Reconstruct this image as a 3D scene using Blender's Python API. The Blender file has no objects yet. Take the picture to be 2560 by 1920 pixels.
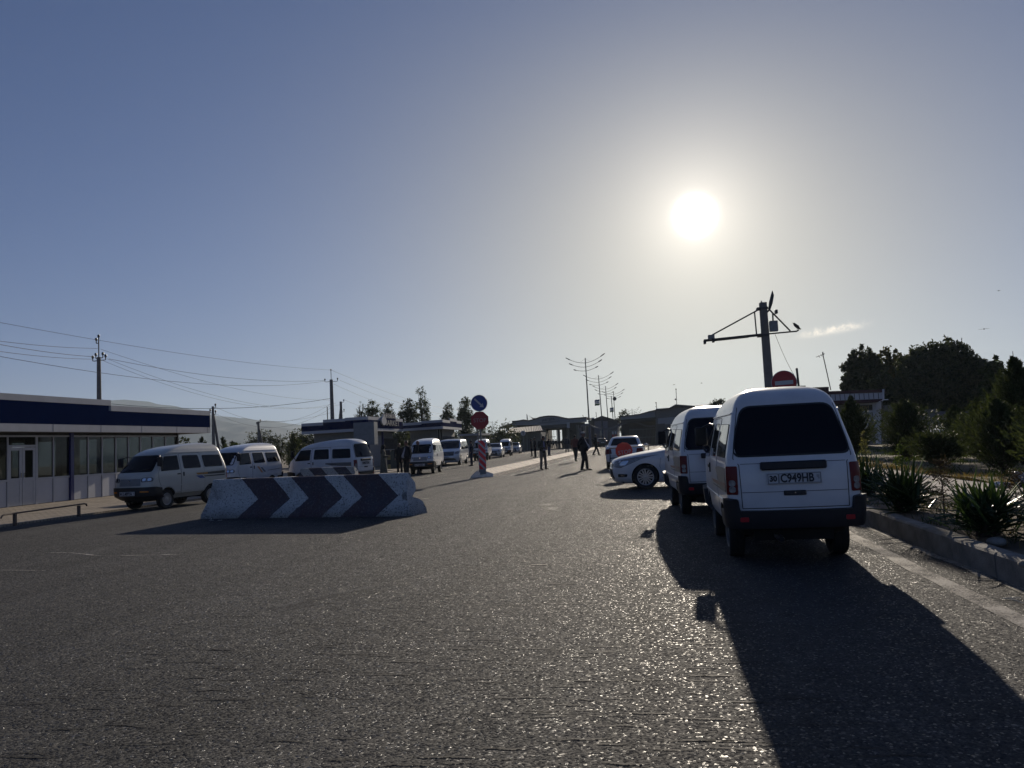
import bpy, bmesh, math, random
import numpy as np
from mathutils import Vector, Matrix, geometry
R = math.radians; PI = math.pi
sc = bpy.context.scene; COL = sc.collection
random.seed(7)
# ---------------------------------------------------------------- camera
F, H0, YAW, ROLL, HC = 1923., 1107., 9.9, -2.8, 1.40
PITCH = math.atan((H0-960)/F)
CM = Matrix.Rotation(R(YAW), 3, 'Z') @ Matrix.Rotation(R(90)+PITCH, 3, 'X') @ Matrix.Rotation(R(ROLL), 3, 'Z')
cd = bpy.data.cameras.new('camera'); cam = bpy.data.objects.new('camera', cd); COL.objects.link(cam)
cam.matrix_world = Matrix.Translation((0, 0, HC)) @ CM.to_4x4()
cd.sensor_fit = 'HORIZONTAL'; cd.sensor_width = 36; cd.lens = 36*F/2560; cd.clip_start = .05; cd.clip_end = 30000
sc.camera = cam
sc.render.resolution_x = 1024; sc.render.resolution_y = 768
def ray(px, py): return CM @ Vector(((px-1280)/F, (960-py)/F, -1))
def at(px, py, Y):                      # point on the vertical plane y = Y
    d = ray(px, py); t = Y/d.y; return Vector((d.x*t, Y, HC+d.z*t))
def on(px, py, z=0.):                   # point on the level z
    d = ray(px, py); t = (z-HC)/d.z; return Vector((d.x*t, d.y*t, z))
# ---------------------------------------------------------------- light
SAZ, SEL = R(4.3), R(15.6)              # azimuth (from +y towards +x), elevation
SD = Vector((math.sin(SAZ)*math.cos(SEL), math.cos(SAZ)*math.cos(SEL), math.sin(SEL)))
sl = bpy.data.lights.new('sun', 'SUN'); so = bpy.data.objects.new('sun', sl); COL.objects.link(so)
sl.energy = 3.8; sl.angle = R(.5); sl.color = (1, .88, .72)
so.rotation_euler = SD.to_track_quat('Z', 'Y').to_euler(); so.location = (0, 0, 30)
w = bpy.data.worlds.new('World'); sc.world = w; w.use_nodes = True
nt = w.node_tree; nt.nodes.clear(); NW = nt.nodes.new; LW = nt.links.new
def wm(op, a, b=None, c=None, clamp=False):
    n = NW('ShaderNodeMath'); n.operation = op; n.use_clamp = clamp
    for i, v in enumerate((a, b, c)):
        if v is None: continue
        if isinstance(v, (int, float)): n.inputs[i].default_value = v
        else: LW(v, n.inputs[i])
    return n.outputs[0]
def wcol(col, fac):                     # colour * factor
    n = NW('ShaderNodeVectorMath'); n.operation = 'SCALE'
    if isinstance(col, tuple): n.inputs[0].default_value = col
    else: LW(col, n.inputs[0])
    if isinstance(fac, (int, float)): n.inputs['Scale'].default_value = fac
    else: LW(fac, n.inputs['Scale'])
    return n.outputs[0]
def wadd(a, b, op='ADD'):
    n = NW('ShaderNodeVectorMath'); n.operation = op
    for i, v in enumerate((a, b)):
        if isinstance(v, tuple): n.inputs[i].default_value = v
        else: LW(v, n.inputs[i])
    return n.outputs[0]
sky = NW('ShaderNodeTexSky'); sky.sky_type = 'NISHITA'; sky.sun_disc = False
sky.sun_elevation = SEL; sky.sun_rotation = SAZ
sky.air_density = 1.0; sky.dust_density = .35; sky.ozone_density = 3.0; sky.altitude = 600
tc = NW('ShaderNodeTexCoord')
nrm = NW('ShaderNodeVectorMath'); nrm.operation = 'NORMALIZE'; LW(tc.outputs['Generated'], nrm.inputs[0])
dt = NW('ShaderNodeVectorMath'); dt.operation = 'DOT_PRODUCT'; LW(nrm.outputs[0], dt.inputs[0]); dt.inputs[1].default_value = SD
ang = wm('ARCCOSINE', wm('MAXIMUM', wm('MINIMUM', dt.outputs['Value'], .99999), -.9999))          # radians from the sun
def gl(s, a, p=2.0): return wm('MULTIPLY', wm('EXPONENT', wm('MULTIPLY', wm('POWER', wm('DIVIDE', ang, R(s)), p), -1.)), a)
SKY_S, EXPO = .056, .14; HAZE = 1.35e-4
hs = NW('ShaderNodeHueSaturation'); hs.inputs['Saturation'].default_value = .72; LW(sky.outputs[0], hs.inputs['Color'])
skc = wcol(hs.outputs[0], SKY_S)
kk = wadd(wcol(skc, .95), (1, 1, 1)); skc = wadd(skc, kk, 'DIVIDE')      # shoulder of the exposure: the bright horizon rolls off
skc = wadd(skc, (.45, .655, 1.14), 'MULTIPLY')
sep = NW('ShaderNodeSeparateXYZ'); LW(nrm.outputs[0], sep.inputs[0]); low = wm('SUBTRACT', 1.0, wm('MULTIPLY', sep.outputs['Z'], 1.5), clamp=True)
glow = wadd(wadd(wcol((1, .97, .86), gl(.90, 6.0, 2.2)), wcol((1, .90, .76), gl(3.4, .88, 1.0))), wcol((1, .70, -.06), wm('MULTIPLY', gl(20., .50, 1.9), low)))
hzn = wm('EXPONENT', wm('MULTIPLY', wm('MAXIMUM', sep.outputs['Z'], 0.), -7.5)); tot = wadd(wadd(skc, glow), wcol((.072, .060, .042), hzn))
# a small torn wisp of cloud low in the sky
cdir = ray(2081, 826).normalized(); cu = Vector((0, 0, 1)).cross(cdir).normalized()*-1; cv = cdir.cross(cu)*-1
tl = R(9.5); c1 = cu*math.cos(tl)-cv*math.sin(tl); c1 = (ray(2140, 815)-ray(2022, 836)).normalized(); c1 = (c1-cdir*c1.dot(cdir)).normalized(); c2 = cdir.cross(c1)
def wdot(v):
    n = NW('ShaderNodeVectorMath'); n.operation = 'DOT_PRODUCT'; LW(nrm.outputs[0], n.inputs[0]); n.inputs[1].default_value = v; return n.outputs['Value']
nz = NW('ShaderNodeTexNoise'); nz.inputs['Scale'].default_value = 110; nz.inputs['Detail'].default_value = 7; nz.inputs['Roughness'].default_value = .65; LW(nrm.outputs[0], nz.inputs['Vector'])
nzv = wm('SUBTRACT', nz.outputs[0], .5)
a_ = wm('DIVIDE', wdot(c1), .034); b_ = wm('DIVIDE', wm('ADD', wdot(c2), wm('MULTIPLY', nzv, .010)), .0036)
rr = wm('ADD', wm('POWER', wm('ABSOLUTE', a_), 4.), wm('POWER', wm('ABSOLUTE', b_), 2.))
cm_ = wm('MULTIPLY', wm('EXPONENT', wm('MULTIPLY', rr, -1.)), wm('MULTIPLY_ADD', nzv, 3.2, .75, clamp=True))
front = wm('GREATER_THAN', wdot(cdir), .9)
tot = wadd(tot, wcol((.60, .48, .34), wm('MULTIPLY', cm_, front)))
bg = NW('ShaderNodeBackground'); LW(tot, bg.inputs['Color']); bg.inputs['Strength'].default_value = 1.0
wo = NW('ShaderNodeOutputWorld'); LW(bg.outputs[0], wo.inputs[0])
sc.view_settings.view_transform = 'Standard'; sc.view_settings.look = 'None'; sc.view_settings.exposure = EXPO; sc.view_settings.gamma = 1
sc.render.engine = 'CYCLES'
sc.cycles.max_bounces = 6; sc.cycles.volume_bounces = 0; sc.cycles.sample_clamp_indirect = 4
# ---------------------------------------------------------------- helpers
MATS = {}
def mat(name, col, rough=.6, metal=0., var=.12, vs=6., bump=0., bs=60., spec=.5, coat=0., emit=0., col2=None, trans=0., alpha=1.):
    if name in MATS: return MATS[name]
    m = bpy.data.materials.new(name); m.use_nodes = True; MATS[name] = m
    n = m.node_tree; b = n.nodes['Principled BSDF']; L = n.links.new
    b.inputs['Base Color'].default_value = (*col, 1); b.inputs['Roughness'].default_value = rough
    b.inputs['Metallic'].default_value = metal; b.inputs['Specular IOR Level'].default_value = spec
    b.inputs['Coat Weight'].default_value = coat; b.inputs['Coat Roughness'].default_value = .06
    b.inputs['Transmission Weight'].default_value = trans; b.inputs['Alpha'].default_value = alpha
    tc = n.nodes.new('ShaderNodeTexCoord')
    if var > 0 or col2:
        t = n.nodes.new('ShaderNodeTexNoise'); t.inputs['Scale'].default_value = vs; t.inputs['Detail'].default_value = 6; t.inputs['Roughness'].default_value = .6
        L(tc.outputs['Object'], t.inputs['Vector'])
        r = n.nodes.new('ShaderNodeValToRGB'); r.color_ramp.elements[0].position = .32; r.color_ramp.elements[1].position = .68
        c2 = col2 or tuple(min(1, c*(1+var)) for c in col); c1 = col if col2 else tuple(c*(1-var) for c in col)
        r.color_ramp.elements[0].color = (*c1, 1); r.color_ramp.elements[1].color = (*c2, 1)
        L(t.outputs[0], r.inputs[0]); L(r.outputs[0], b.inputs['Base Color'])
    if bump > 0:
        t = n.nodes.new('ShaderNodeTexNoise'); t.inputs['Scale'].default_value = bs; t.inputs['Detail'].default_value = 5; L(tc.outputs['Object'], t.inputs['Vector'])
        bp = n.nodes.new('ShaderNodeBump'); bp.inputs['Strength'].default_value = bump; bp.inputs['Distance'].default_value = .01
        L(t.outputs[0], bp.inputs['Height']); L(bp.outputs[0], b.inputs['Normal'])
    if emit: b.inputs['Emission Color'].default_value = (*col, 1); b.inputs['Emission Strength'].default_value = emit
    return m
def tag(o, label=None, cat=None, group=None, kind=None):
    if label: o['label'] = label
    if cat: o['category'] = cat
    if group: o['group'] = group
    if kind: o['kind'] = kind
    return o
def empty(name, loc, rz, label, cat, group=None):
    o = bpy.data.objects.new(name, None); COL.objects.link(o); o.empty_display_size = .2
    o.location = loc; o.rotation_euler = (0, 0, rz); return tag(o, label, cat, group)
def copy_tree(o, parent=None):
    c = o.copy(); COL.objects.link(c); c.parent = parent
    for ch in list(o.children): copy_tree(ch, c)
    return c
class MB:
    def __init__(s): s.v = []; s.f = []; s.m = []; s.T = None
    def add(s, vs, fs, mi=0):
        n = len(s.v)
        s.v += [tuple(s.T @ Vector(v)) if s.T else tuple(v) for v in vs]
        s.f += [tuple(n+i for i in f) for f in fs]; s.m += [mi]*len(fs); return s
    def box(s, x0, x1, y0, y1, z0, z1, mi=0, bev=0):
        if bev:
            b = bev; vs = []; 
            for sx, x in ((-1, x0), (1, x1)):
                for sy, y in ((-1, y0), (1, y1)):
                    for sz, z in ((-1, z0), (1, z1)):
                        vs += [(x, y-sy*b, z-sz*b), (x-sx*b, y, z-sz*b), (x-sx*b, y-sy*b, z)]
            bm = bmesh.new()
            for q in vs: bm.verts.new(q)
            bmesh.ops.convex_hull(bm, input=list(bm.verts)); bm.verts.index_update()
            s.add([q.co[:] for q in bm.verts], [[q.index for q in f.verts] for f in bm.faces], mi); bm.free(); return s
        return s.add([(x0, y0, z0), (x1, y0, z0), (x1, y1, z0), (x0, y1, z0), (x0, y0, z1), (x1, y0, z1), (x1, y1, z1), (x0, y1, z1)],
                     [(0, 3, 2, 1), (4, 5, 6, 7), (0, 1, 5, 4), (1, 2, 6, 5), (2, 3, 7, 6), (3, 0, 4, 7)], mi)
    def tube(s, pts, r, n=8, mi=0, cap=True):
        pts = [Vector(p) for p in pts]; rs = r if isinstance(r, (list, tuple)) else [r]*len(pts)
        vs = []; fs = []; up = None
        for i, p in enumerate(pts):
            d = (pts[min(i+1, len(pts)-1)]-pts[max(i-1, 0)]).normalized()
            if up is None: up = Vector((0, 0, 1)) if abs(d.z) < .9 else Vector((1, 0, 0))
            a = d.cross(up)
            if a.length < 1e-4: a = d.cross(Vector((.3, 1, .2)))
            a.normalize(); b = a.cross(d).normalized(); up = b
            for k in range(n):
                t = 2*PI*k/n; vs.append(p+a*(rs[i]*math.cos(t))+b*(rs[i]*math.sin(t)))
        for i in range(len(pts)-1):
            for k in range(n):
                k2 = (k+1) % n; fs.append((i*n+k, i*n+k2, (i+1)*n+k2, (i+1)*n+k))
        if cap: fs.append(tuple(range(n))[::-1]); fs.append(tuple(range((len(pts)-1)*n, len(pts)*n)))
        return s.add(vs, fs, mi)
    def prism(s, poly, axis, a, b, mi=0, mi_side=None):       # 2D polygon extruded along an axis from a to b
        def P(u, v, t): return {'x': (t, u, v), 'y': (u, t, v), 'z': (u, v, t)}[axis]
        n = len(poly); vs = [P(*p, a) for p in poly]+[P(*p, b) for p in poly]
        tri = geometry.tessellate_polygon([[Vector((p[0], p[1], 0)) for p in poly]])
        s.add(vs, [tuple(t) for t in tri]+[tuple(n+i for i in t[::-1]) for t in tri], mi)
        s.add(vs, [(i, (i+1) % n, n+(i+1) % n, n+i) for i in range(n)], mi if mi_side is None else mi_side); return s
    def lathe(s, prof, n=24, axis='y', mi=0, c=(0, 0, 0)):    # prof: (radius, along)
        vs = []; fs = []
        for r, t in prof:
            for k in range(n):
                a = 2*PI*k/n; x, z = r*math.cos(a), r*math.sin(a)
                q = {'y': (x, t, z), 'z': (x, z, t), 'x': (t, x, z)}[axis]; vs.append((q[0]+c[0], q[1]+c[1], q[2]+c[2]))
        for i in range(len(prof)-1):
            for k in range(n):
                k2 = (k+1) % n; fs.append((i*n+k, i*n+k2, (i+1)*n+k2, (i+1)*n+k))
        return s.add(vs, fs, mi)
    def ball(s, c, r, n=8, mi=0):
        r = r if isinstance(r, (tuple, list)) else (r, r, r); m = max(4, n//2+1); vs = []; fs = []
        for i in range(m+1):
            ph = PI*i/m
            for k in range(n): t = 2*PI*k/n; vs.append((c[0]+r[0]*math.sin(ph)*math.cos(t), c[1]+r[1]*math.sin(ph)*math.sin(t), c[2]+r[2]*math.cos(ph)))
        for i in range(m):
            for k in range(n): k2 = (k+1) % n; fs.append((i*n+k, (i+1)*n+k, (i+1)*n+k2, i*n+k2))
        return s.add(vs, fs, mi)
    def text(s, txt, size, depth, M4, mi=0):
        c = bpy.data.curves.new('t', 'FONT'); c.body = txt; c.size = size; c.extrude = depth; c.align_x = 'CENTER'; c.align_y = 'CENTER'; c.resolution_u = 3; c.offset = getattr(s, 'bold', 0)
        o = bpy.data.objects.new('t', c); COL.objects.link(o); me = bpy.data.meshes.new_from_object(o)
        s.add([M4 @ v.co for v in me.vertices], [tuple(p.vertices) for p in me.polygons], mi)
        bpy.data.objects.remove(o); bpy.data.curves.remove(c); bpy.data.meshes.remove(me); return s
    def build(s, name, mats, parent=None, smooth=0, fix=True):
        me = bpy.data.meshes.new(name); me.from_pydata(s.v, [], s.f)
        mats = mats if isinstance(mats, (list, tuple)) else [mats]
        for m in mats: me.materials.append(m)
        me.polygons.foreach_set('material_index', s.m)
        if fix:
            bm = bmesh.new(); bm.from_mesh(me); bmesh.ops.remove_doubles(bm, verts=bm.verts, dist=1e-5); bmesh.ops.recalc_face_normals(bm, faces=bm.faces); bm.to_mesh(me); bm.free()
        me.validate(); me.update()
        if smooth: me.shade_smooth(); me.set_sharp_from_angle(angle=R(smooth))
        o = bpy.data.objects.new(name, me); COL.objects.link(o)
        if parent: o.parent = parent
        return o
def TM(x, y, z, rz=0, rx=0, ry=0): return Matrix.Translation((x, y, z)) @ Matrix.Rotation(rz, 4, 'Z') @ Matrix.Rotation(rx, 4, 'X') @ Matrix.Rotation(ry, 4, 'Y')
# ================================================================ GROUND
def node_mat(name):
    m = bpy.data.materials.new(name); m.use_nodes = True; n = m.node_tree; return m, n, n.nodes['Principled BSDF'], n.nodes.new, n.links.new
def nmath(N, L, op, a, b=None, c=None, clamp=False):
    n = N('ShaderNodeMath'); n.operation = op; n.use_clamp = clamp
    for i, v in enumerate((a, b, c)):
        if v is None: continue
        if isinstance(v, (int, float)): n.inputs[i].default_value = v
        else: L(v, n.inputs[i])
    return n.outputs[0]
def ntex(N, L, vec, scale, detail=5, rough=.55, kind='Noise', dist=0):
    t = N('ShaderNodeTex'+kind); t.inputs['Scale'].default_value = scale
    if kind == 'Noise': t.inputs['Detail'].default_value = detail; t.inputs['Roughness'].default_value = rough; t.inputs['Distortion'].default_value = dist
    L(vec, t.inputs['Vector']); return t
def nmix(N, L, f, a, b, bt='MIX'):
    n = N('ShaderNodeMix'); n.data_type = 'RGBA'; n.blend_type = bt
    for i, v in ((0, f), (6, a), (7, b)):
        if isinstance(v, (int, float)): n.inputs[i].default_value = v
        elif isinstance(v, tuple): n.inputs[i].default_value = (*v, 1)
        else: L(v, n.inputs[i])
    return n.outputs[2]
def nramp(N, L, f, stops):
    r = N('ShaderNodeValToRGB'); e = r.color_ramp.elements
    while len(e) < len(stops): e.new(.5)
    for k, (p, c) in enumerate(stops): e[k].position = p; e[k].color = (*c, 1) if isinstance(c, tuple) else (c, c, c, 1)
    L(f, r.inputs[0]); return r.outputs[0]
def asphalt_mat():
    m, n, b, N, L = node_mat('asphalt'); tc = N('ShaderNodeTexCoord').outputs['Object']
    st = ntex(N, L, tc, 82, kind='Voronoi'); st2 = ntex(N, L, tc, 260, kind='Voronoi'); fine = ntex(N, L, tc, 420, 3)
    big = ntex(N, L, tc, .35, 5, .6); mid = ntex(N, L, tc, 3.2, 6, .65)
    trk = N('ShaderNodeMapping'); trk.inputs['Scale'].default_value = (1.1, .06, 1); L(tc, trk.inputs['Vector']); trkn = ntex(N, L, trk.outputs[0], 1.3, 4, .6)
    # stretched noise: wavy tearing across the lane
    mp = N('ShaderNodeMapping'); mp.inputs['Scale'].default_value = (1.6, 22, 1); L(tc, mp.inputs['Vector']); rip = ntex(N, L, mp.outputs[0], 1.6, 4, .6)
    ripm = nmath(N, L, 'MULTIPLY', nmath(N, L, 'GREATER_THAN', rip.outputs[0], .62), nramp(N, L, ntex(N, L, tc, .55, 3, .5).outputs[0], [(.42, .15), (.55, 1.)]))
    stone = nramp(N, L, st.outputs['Color'], [(0, (.018, .019, .020)), (.55, (.044, .043, .041)), (.86, (.085, .080, .073)), (1, (.26, .24, .21))])
    tone = nramp(N, L, nmath(N, L, 'MULTIPLY_ADD', mid.outputs[0], .5, nmath(N, L, 'MULTIPLY', big.outputs[0], .5)), [(.36, .62), (.62, 1.30)])
    c = nmix(N, L, 1., stone, tone, 'MULTIPLY'); c = nmix(N, L, 1., c, nramp(N, L, trkn.outputs[0], [(.36, .72), (.6, 1.15)]), 'MULTIPLY'); c = nmix(N, L, nmath(N, L, 'MULTIPLY', ripm, .85), c, (.012, .012, .013))
    L(c, b.inputs['Base Color'])
    d = st.outputs['Distance']
    h = nmath(N, L, 'MULTIPLY_ADD', nmath(N, L, 'SUBTRACT', 1., d), .7, nmath(N, L, 'MULTIPLY', nmath(N, L, 'SUBTRACT', 1., st2.outputs['Distance']), .35))
    h = nmath(N, L, 'MULTIPLY_ADD', fine.outputs[0], .3, h); h = nmath(N, L, 'SUBTRACT', h, nmath(N, L, 'MULTIPLY', ripm, 2.0))
    bp = N('ShaderNodeBump'); bp.inputs['Strength'].default_value = 1.0; bp.inputs['Distance'].default_value = .008; L(h, bp.inputs['Height'])
    # every stone is its own small facet, tilted its own way: those that face half-way to the sun glint
    v2 = N('ShaderNodeTexWhiteNoise'); v2.noise_dimensions = '3D'; L(st.outputs['Position'], v2.inputs['Vector'])
    tl_ = N('ShaderNodeVectorMath'); tl_.operation = 'SUBTRACT'; L(v2.outputs['Color'], tl_.inputs[0]); tl_.inputs[1].default_value = (.5, .5, .5)
    ts = N('ShaderNodeVectorMath'); ts.operation = 'MULTIPLY'; L(tl_.outputs[0], ts.inputs[0]); ts.inputs[1].default_value = (1.0, 1.0, 0)
    ta = N('ShaderNodeVectorMath'); L(ts.outputs[0], ta.inputs[0]); L(bp.outputs[0], ta.inputs[1]); tn = N('ShaderNodeVectorMath'); tn.operation = 'NORMALIZE'; L(ta.outputs[0], tn.inputs[0]); L(tn.outputs[0], b.inputs['Normal'])
    L(nramp(N, L, st.outputs['Color'], [(0, .9), (.78, .86), (.85, .30), (1, .18)]), b.inputs['Roughness']); b.inputs['Specular IOR Level'].default_value = .42
    return m
ASPH = asphalt_mat()
def sheet(name, x0, x1, y0, y1, z, m, nx=1, ny=1):
    g = MB(); xs = np.linspace(x0, x1, nx+1); ys = np.linspace(y0, y1, ny+1)
    g.add([(x, y, z) for y in ys for x in xs], [(j*(nx+1)+i, j*(nx+1)+i+1, (j+1)*(nx+1)+i+1, (j+1)*(nx+1)+i) for j in range(ny) for i in range(nx)])
    return tag(g.build(name, m, fix=False), kind='structure')
m_earth = mat('dry_earth', (.16, .13, .10), .95, var=.3, vs=.6, bump=.5, bs=12)
sheet('ground', -9000, 9000, -60, 9000, -.012, m_earth)
sheet('road', -15.2, 2.93, -14, 240, 0, ASPH)
# paved forecourt in front of the shops
def paving_mat():
    m, n, b, N, L = node_mat('forecourt_paving'); tc = N('ShaderNodeTexCoord').outputs['Object']
    br = N('ShaderNodeTexBrick'); br.inputs['Scale'].default_value = 2.2; br.inputs['Mortar Size'].default_value = .02; br.inputs['Color1'].default_value = (.42, .34, .25, 1); br.inputs['Color2'].default_value = (.34, .28, .21, 1); br.inputs['Mortar'].default_value = (.08, .07, .06, 1); L(tc, br.inputs['Vector'])
    nz = ntex(N, L, tc, 1.4, 6, .7); L(nmix(N, L, 1., br.outputs['Color'], nramp(N, L, nz.outputs[0], [(.3, .55), (.7, 1.2)]), 'MULTIPLY'), b.inputs['Base Color']); b.inputs['Roughness'].default_value = .85
    bp = N('ShaderNodeBump'); bp.inputs['Distance'].default_value = .01; bp.inputs['Strength'].default_value = .5; L(ntex(N, L, tc, 40, 5).outputs[0], bp.inputs['Height']); L(bp.outputs[0], b.inputs['Normal']); return m
g = MB(); g.box(-40, -15.2, 5, 62, -.3, .045); tag(g.build('pavement', paving_mat()), kind='structure')
m_conc = mat('pale_concrete', (.46, .41, .35), .9, var=.28, vs=2.5, bump=.5, bs=45)
m_conc2 = mat('kerb_concrete', (.23, .215, .19), .9, var=.35, vs=4, bump=.6, bs=60)
m_soil = mat('bed_soil', (.19, .145, .10), .95, var=.35, vs=3, bump=1., bs=22)
# planted strip, path and ground to the right
g = MB()
nx, ny = 14, 120; random.seed(3)
xs = np.linspace(3.12, 4.72, nx+1); ys = np.linspace(-2, 70, ny+1)
g.add([(x, y, .20+.05*math.sin(x*3.1+y*1.7)*math.sin(y*.9)+random.uniform(-.02, .02)-(.05 if i in (0, nx) else 0)) for y in ys for i, x in enumerate(xs)], [(j*(nx+1)+i, j*(nx+1)+i+1, (j+1)*(nx+1)+i+1, (j+1)*(nx+1)+i) for j in range(ny) for i in range(nx)])
tag(g.build('planting_bed', m_soil, smooth=60, fix=False), kind='structure')
g = MB(); g.box(4.72, 6.2, -4, 75, -.3, .215); tag(g.build('path', m_conc), kind='structure')
m_verge = mat('dry_verge', (.16, .13, .075), .95, var=.4, vs=2.2, bump=1., bs=18)
g = MB(); nx, ny = 40, 80; xs = np.linspace(6.2, 60, nx+1); ys = np.linspace(-4, 100, ny+1)
g.add([(x, y, .21+.05*math.sin(x*1.3+y*.7)+random.uniform(-.03, .03)) for y in ys for x in xs], [(j*(nx+1)+i, j*(nx+1)+i+1, (j+1)*(nx+1)+i+1, (j+1)*(nx+1)+i) for j in range(ny) for i in range(nx)])
tag(g.build('verge', m_verge, smooth=60, fix=False), kind='structure')
# kerb of separate stones
kp = None; y = -1.5; i = 0
while y < 60:
    L_ = 1.0 if y > 22 else random.uniform(.96, 1.04)
    if y > 22: L_ = 3.0
    g = MB(); dx = random.uniform(-.012, .012); dz = random.uniform(-.012, .012); h = .235+dz
    prof = [(-.085, -.02), (-.085, h-.02), (-.065, h), (.075, h), (.085, -.02)]
    g.prism(prof, 'y', 0, L_-.012)
    k = g.build('kerb_stone', m_conc2); k.location = (3.03+dx, y, 0); k.rotation_euler.z = random.uniform(-.008, .008)
    tag(k, ('kerb stone cut by the bottom right edge of the view' if 3.5 < y < 6.5 else 'weathered kerb stone in front of the near yucca' if y < 9 else 'kerb stone beside the rear wheel of the nearest minivan' if y < 11.5 else 'kerb stone hidden ahead beside the minivans'), 'kerb stone', 'kerb stones along the planted strip'); y += L_; i += 1
# painted and worn marks on the road
def strip(name, pts, wd, m, z=.004, jag=0):
    g = MB(); pts = [Vector(p) for p in pts]; vs = []
    for i, p in enumerate(pts):
        d = (pts[min(i+1, len(pts)-1)]-pts[max(i-1, 0)]).normalized(); nn = Vector((-d.y, d.x))
        a = wd*(.5+random.uniform(-jag, jag)); b2 = wd*(.5+random.uniform(-jag, jag))
        vs += [(p.x+nn.x*a, p.y+nn.y*a, z), (p.x-nn.x*b2, p.y-nn.y*b2, z)]
    g.add(vs, [(2*i, 2*i+1, 2*i+3, 2*i+2) for i in range(len(pts)-1)]); return tag(g.build(name, m, fix=False), kind='structure')
def worn_paint(name, col, thr, sc_=60, soft=.12):
    m, n, b, N, L = node_mat(name); tc = N('ShaderNodeTexCoord').outputs['Object']
    nz = ntex(N, L, tc, sc_, 4, .7); nb = ntex(N, L, tc, 2.5, 4, .6)
    f = nmath(N, L, 'MULTIPLY_ADD', nb.outputs[0], .5, nmath(N, L, 'MULTIPLY', nz.outputs[0], .5))
    a = nramp(N, L, f, [(thr, 0.), (thr+soft, 1.)]); b.inputs['Base Color'].default_value = (*col, 1); b.inputs['Roughness'].default_value = .75; L(a, b.inputs['Alpha'])
    bp = N('ShaderNodeBump'); bp.inputs['Distance'].default_value = .006; L(nz.outputs[0], bp.inputs['Height']); L(bp.outputs[0], b.inputs['Normal']); return m
wp = worn_paint('worn_white_paint', (.40, .36, .30), .37, soft=.2)
wp2 = worn_paint('thin_white_paint', (.5, .46, .4), .44)
dust = worn_paint('pale_gutter_dust', (.30, .27, .22), .40)
strip('lane_line', [(2.46+.02*math.sin(y*.7), y, 0) for y in np.arange(-2, 45, .5)], .16, wp, jag=.12)
strip('gutter_dust', [(2.88+.015*math.sin(y*1.9), y, 0) for y in np.arange(-2, 45, .4)], .11, dust, jag=.3)
strip('island_edge_line', [(-5.98+.0115*(y-30), y, 0) for y in np.arange(32, 100, 1.5)], .14, wp2, .005, jag=.1)
for k, (p, q) in enumerate((((1000, 1254), (1080, 1245)), ((1240, 1192), (1310, 1182)), ((1088, 1186), (1108, 1183)), ((1040, 1196), (1075, 1190)))):
    a, b2 = on(*p), on(*q); strip('road_dash', [a.lerp(b2, t/4) for t in range(5)], .13, wp2, .005, jag=.15)
a, b2 = on(1160, 1203), on(1180, 1197); strip('road_dash', [a, a.lerp(b2, .5), b2+(b2-a)], .13, wp2, .005)
a, b2 = on(85, 1384), on(430, 1390); strip('scuff_line', [a.lerp(b2, t/8)+Vector((0, .12*math.sin(t), 0)) for t in range(9)], .05, wp2, .005, .3)
a, b2 = on(0, 1426), on(110, 1427); strip('scuff_line', [a, a.lerp(b2, .5), b2], .04, wp2, .005, .3)
a, b2 = on(1327, 1413), on(1368, 1412); strip('scuff_line', [a.lerp(b2, t/6) for t in range(7)], .05, wp, .005, .3)
m_crack = mat('crack_tar', (.012, .011, .011), .8)
def crack(pp, wd=.012, seed=1):
    random.seed(seed); P = [on(*p) for p in pp]; out = []
    for a, b2 in zip(P[:-1], P[1:]):
        n_ = max(2, int((b2-a).length/.18))
        for k in range(n_): out.append(a.lerp(b2, k/n_)+Vector((random.uniform(-.05, .05), random.uniform(-.05, .05), 0)))
    out.append(P[-1]); strip('crack', out, wd, m_crack, .003, .45)
crack([(1208, 1340), (1300, 1285), (1390, 1232), (1440, 1200)], .025, 2)
crack([(1250, 1454), (1320, 1450), (1345, 1444)], .02, 4); crack([(1282, 1460), (1330, 1457)], .016, 5)
crack([(1210, 1290), (1130, 1300)], .012, 6); crack([(1600, 1430), (1640, 1428)], .012, 8)
random.seed(21); g = MB()                      # short tears the paver left across the lane
for k in range(620):
    x = random.uniform(-5.2, 1.0); y = random.choice((random.uniform(2.0, 5.5), random.uniform(3, 11)))
    if x < -3.2-(y-3)*.25+random.uniform(-.6, .6) or x > .4+random.uniform(-.8, .8): continue
    L_ = random.uniform(.08, .42); n_ = 6; wd = random.uniform(.005, .013)*(1+y*.06); sl_ = random.uniform(-.10, .10); c = math.sin(k)*.02; vs = []
    for i in range(n_+1): t = i/n_; ww = wd*math.sin(PI*(t*.9+.05))*random.uniform(.6, 1.2); yy = y+sl_*L_*t+c*math.sin(PI*t)+random.uniform(-.006, .006); vs += [(x+L_*t, yy+ww/2, .0035), (x+L_*t, yy-ww/2, .0035)]
    g.add(vs, [(2*i, 2*i+1, 2*i+3, 2*i+2) for i in range(n_)])
tag(g.build('road_tears', m_crack, fix=False), kind='structure')
m_patch = mat('patch_asphalt', (.030, .030, .030), .9, var=.35, vs=30, bump=1., bs=120)
for pts in (((700, 1530), (860, 1500), (960, 1478), (900, 1470), (760, 1500), (660, 1522)), ((1345, 1262), (1385, 1252), (1400, 1270), (1370, 1284))):
    P = [on(*p) for p in pts]; c = sum(P, Vector())/len(P); g = MB(); g.add([c+Vector((0, 0, .002))]+[p+Vector((0, 0, .002)) for p in P], [(0, i+1, (i+1) % len(P)+1) for i in range(len(P))]); tag(g.build('road_patch', worn_paint('oil_stain', (.02, .02, .02), .44, 30, .1), fix=False), kind='structure')
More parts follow.
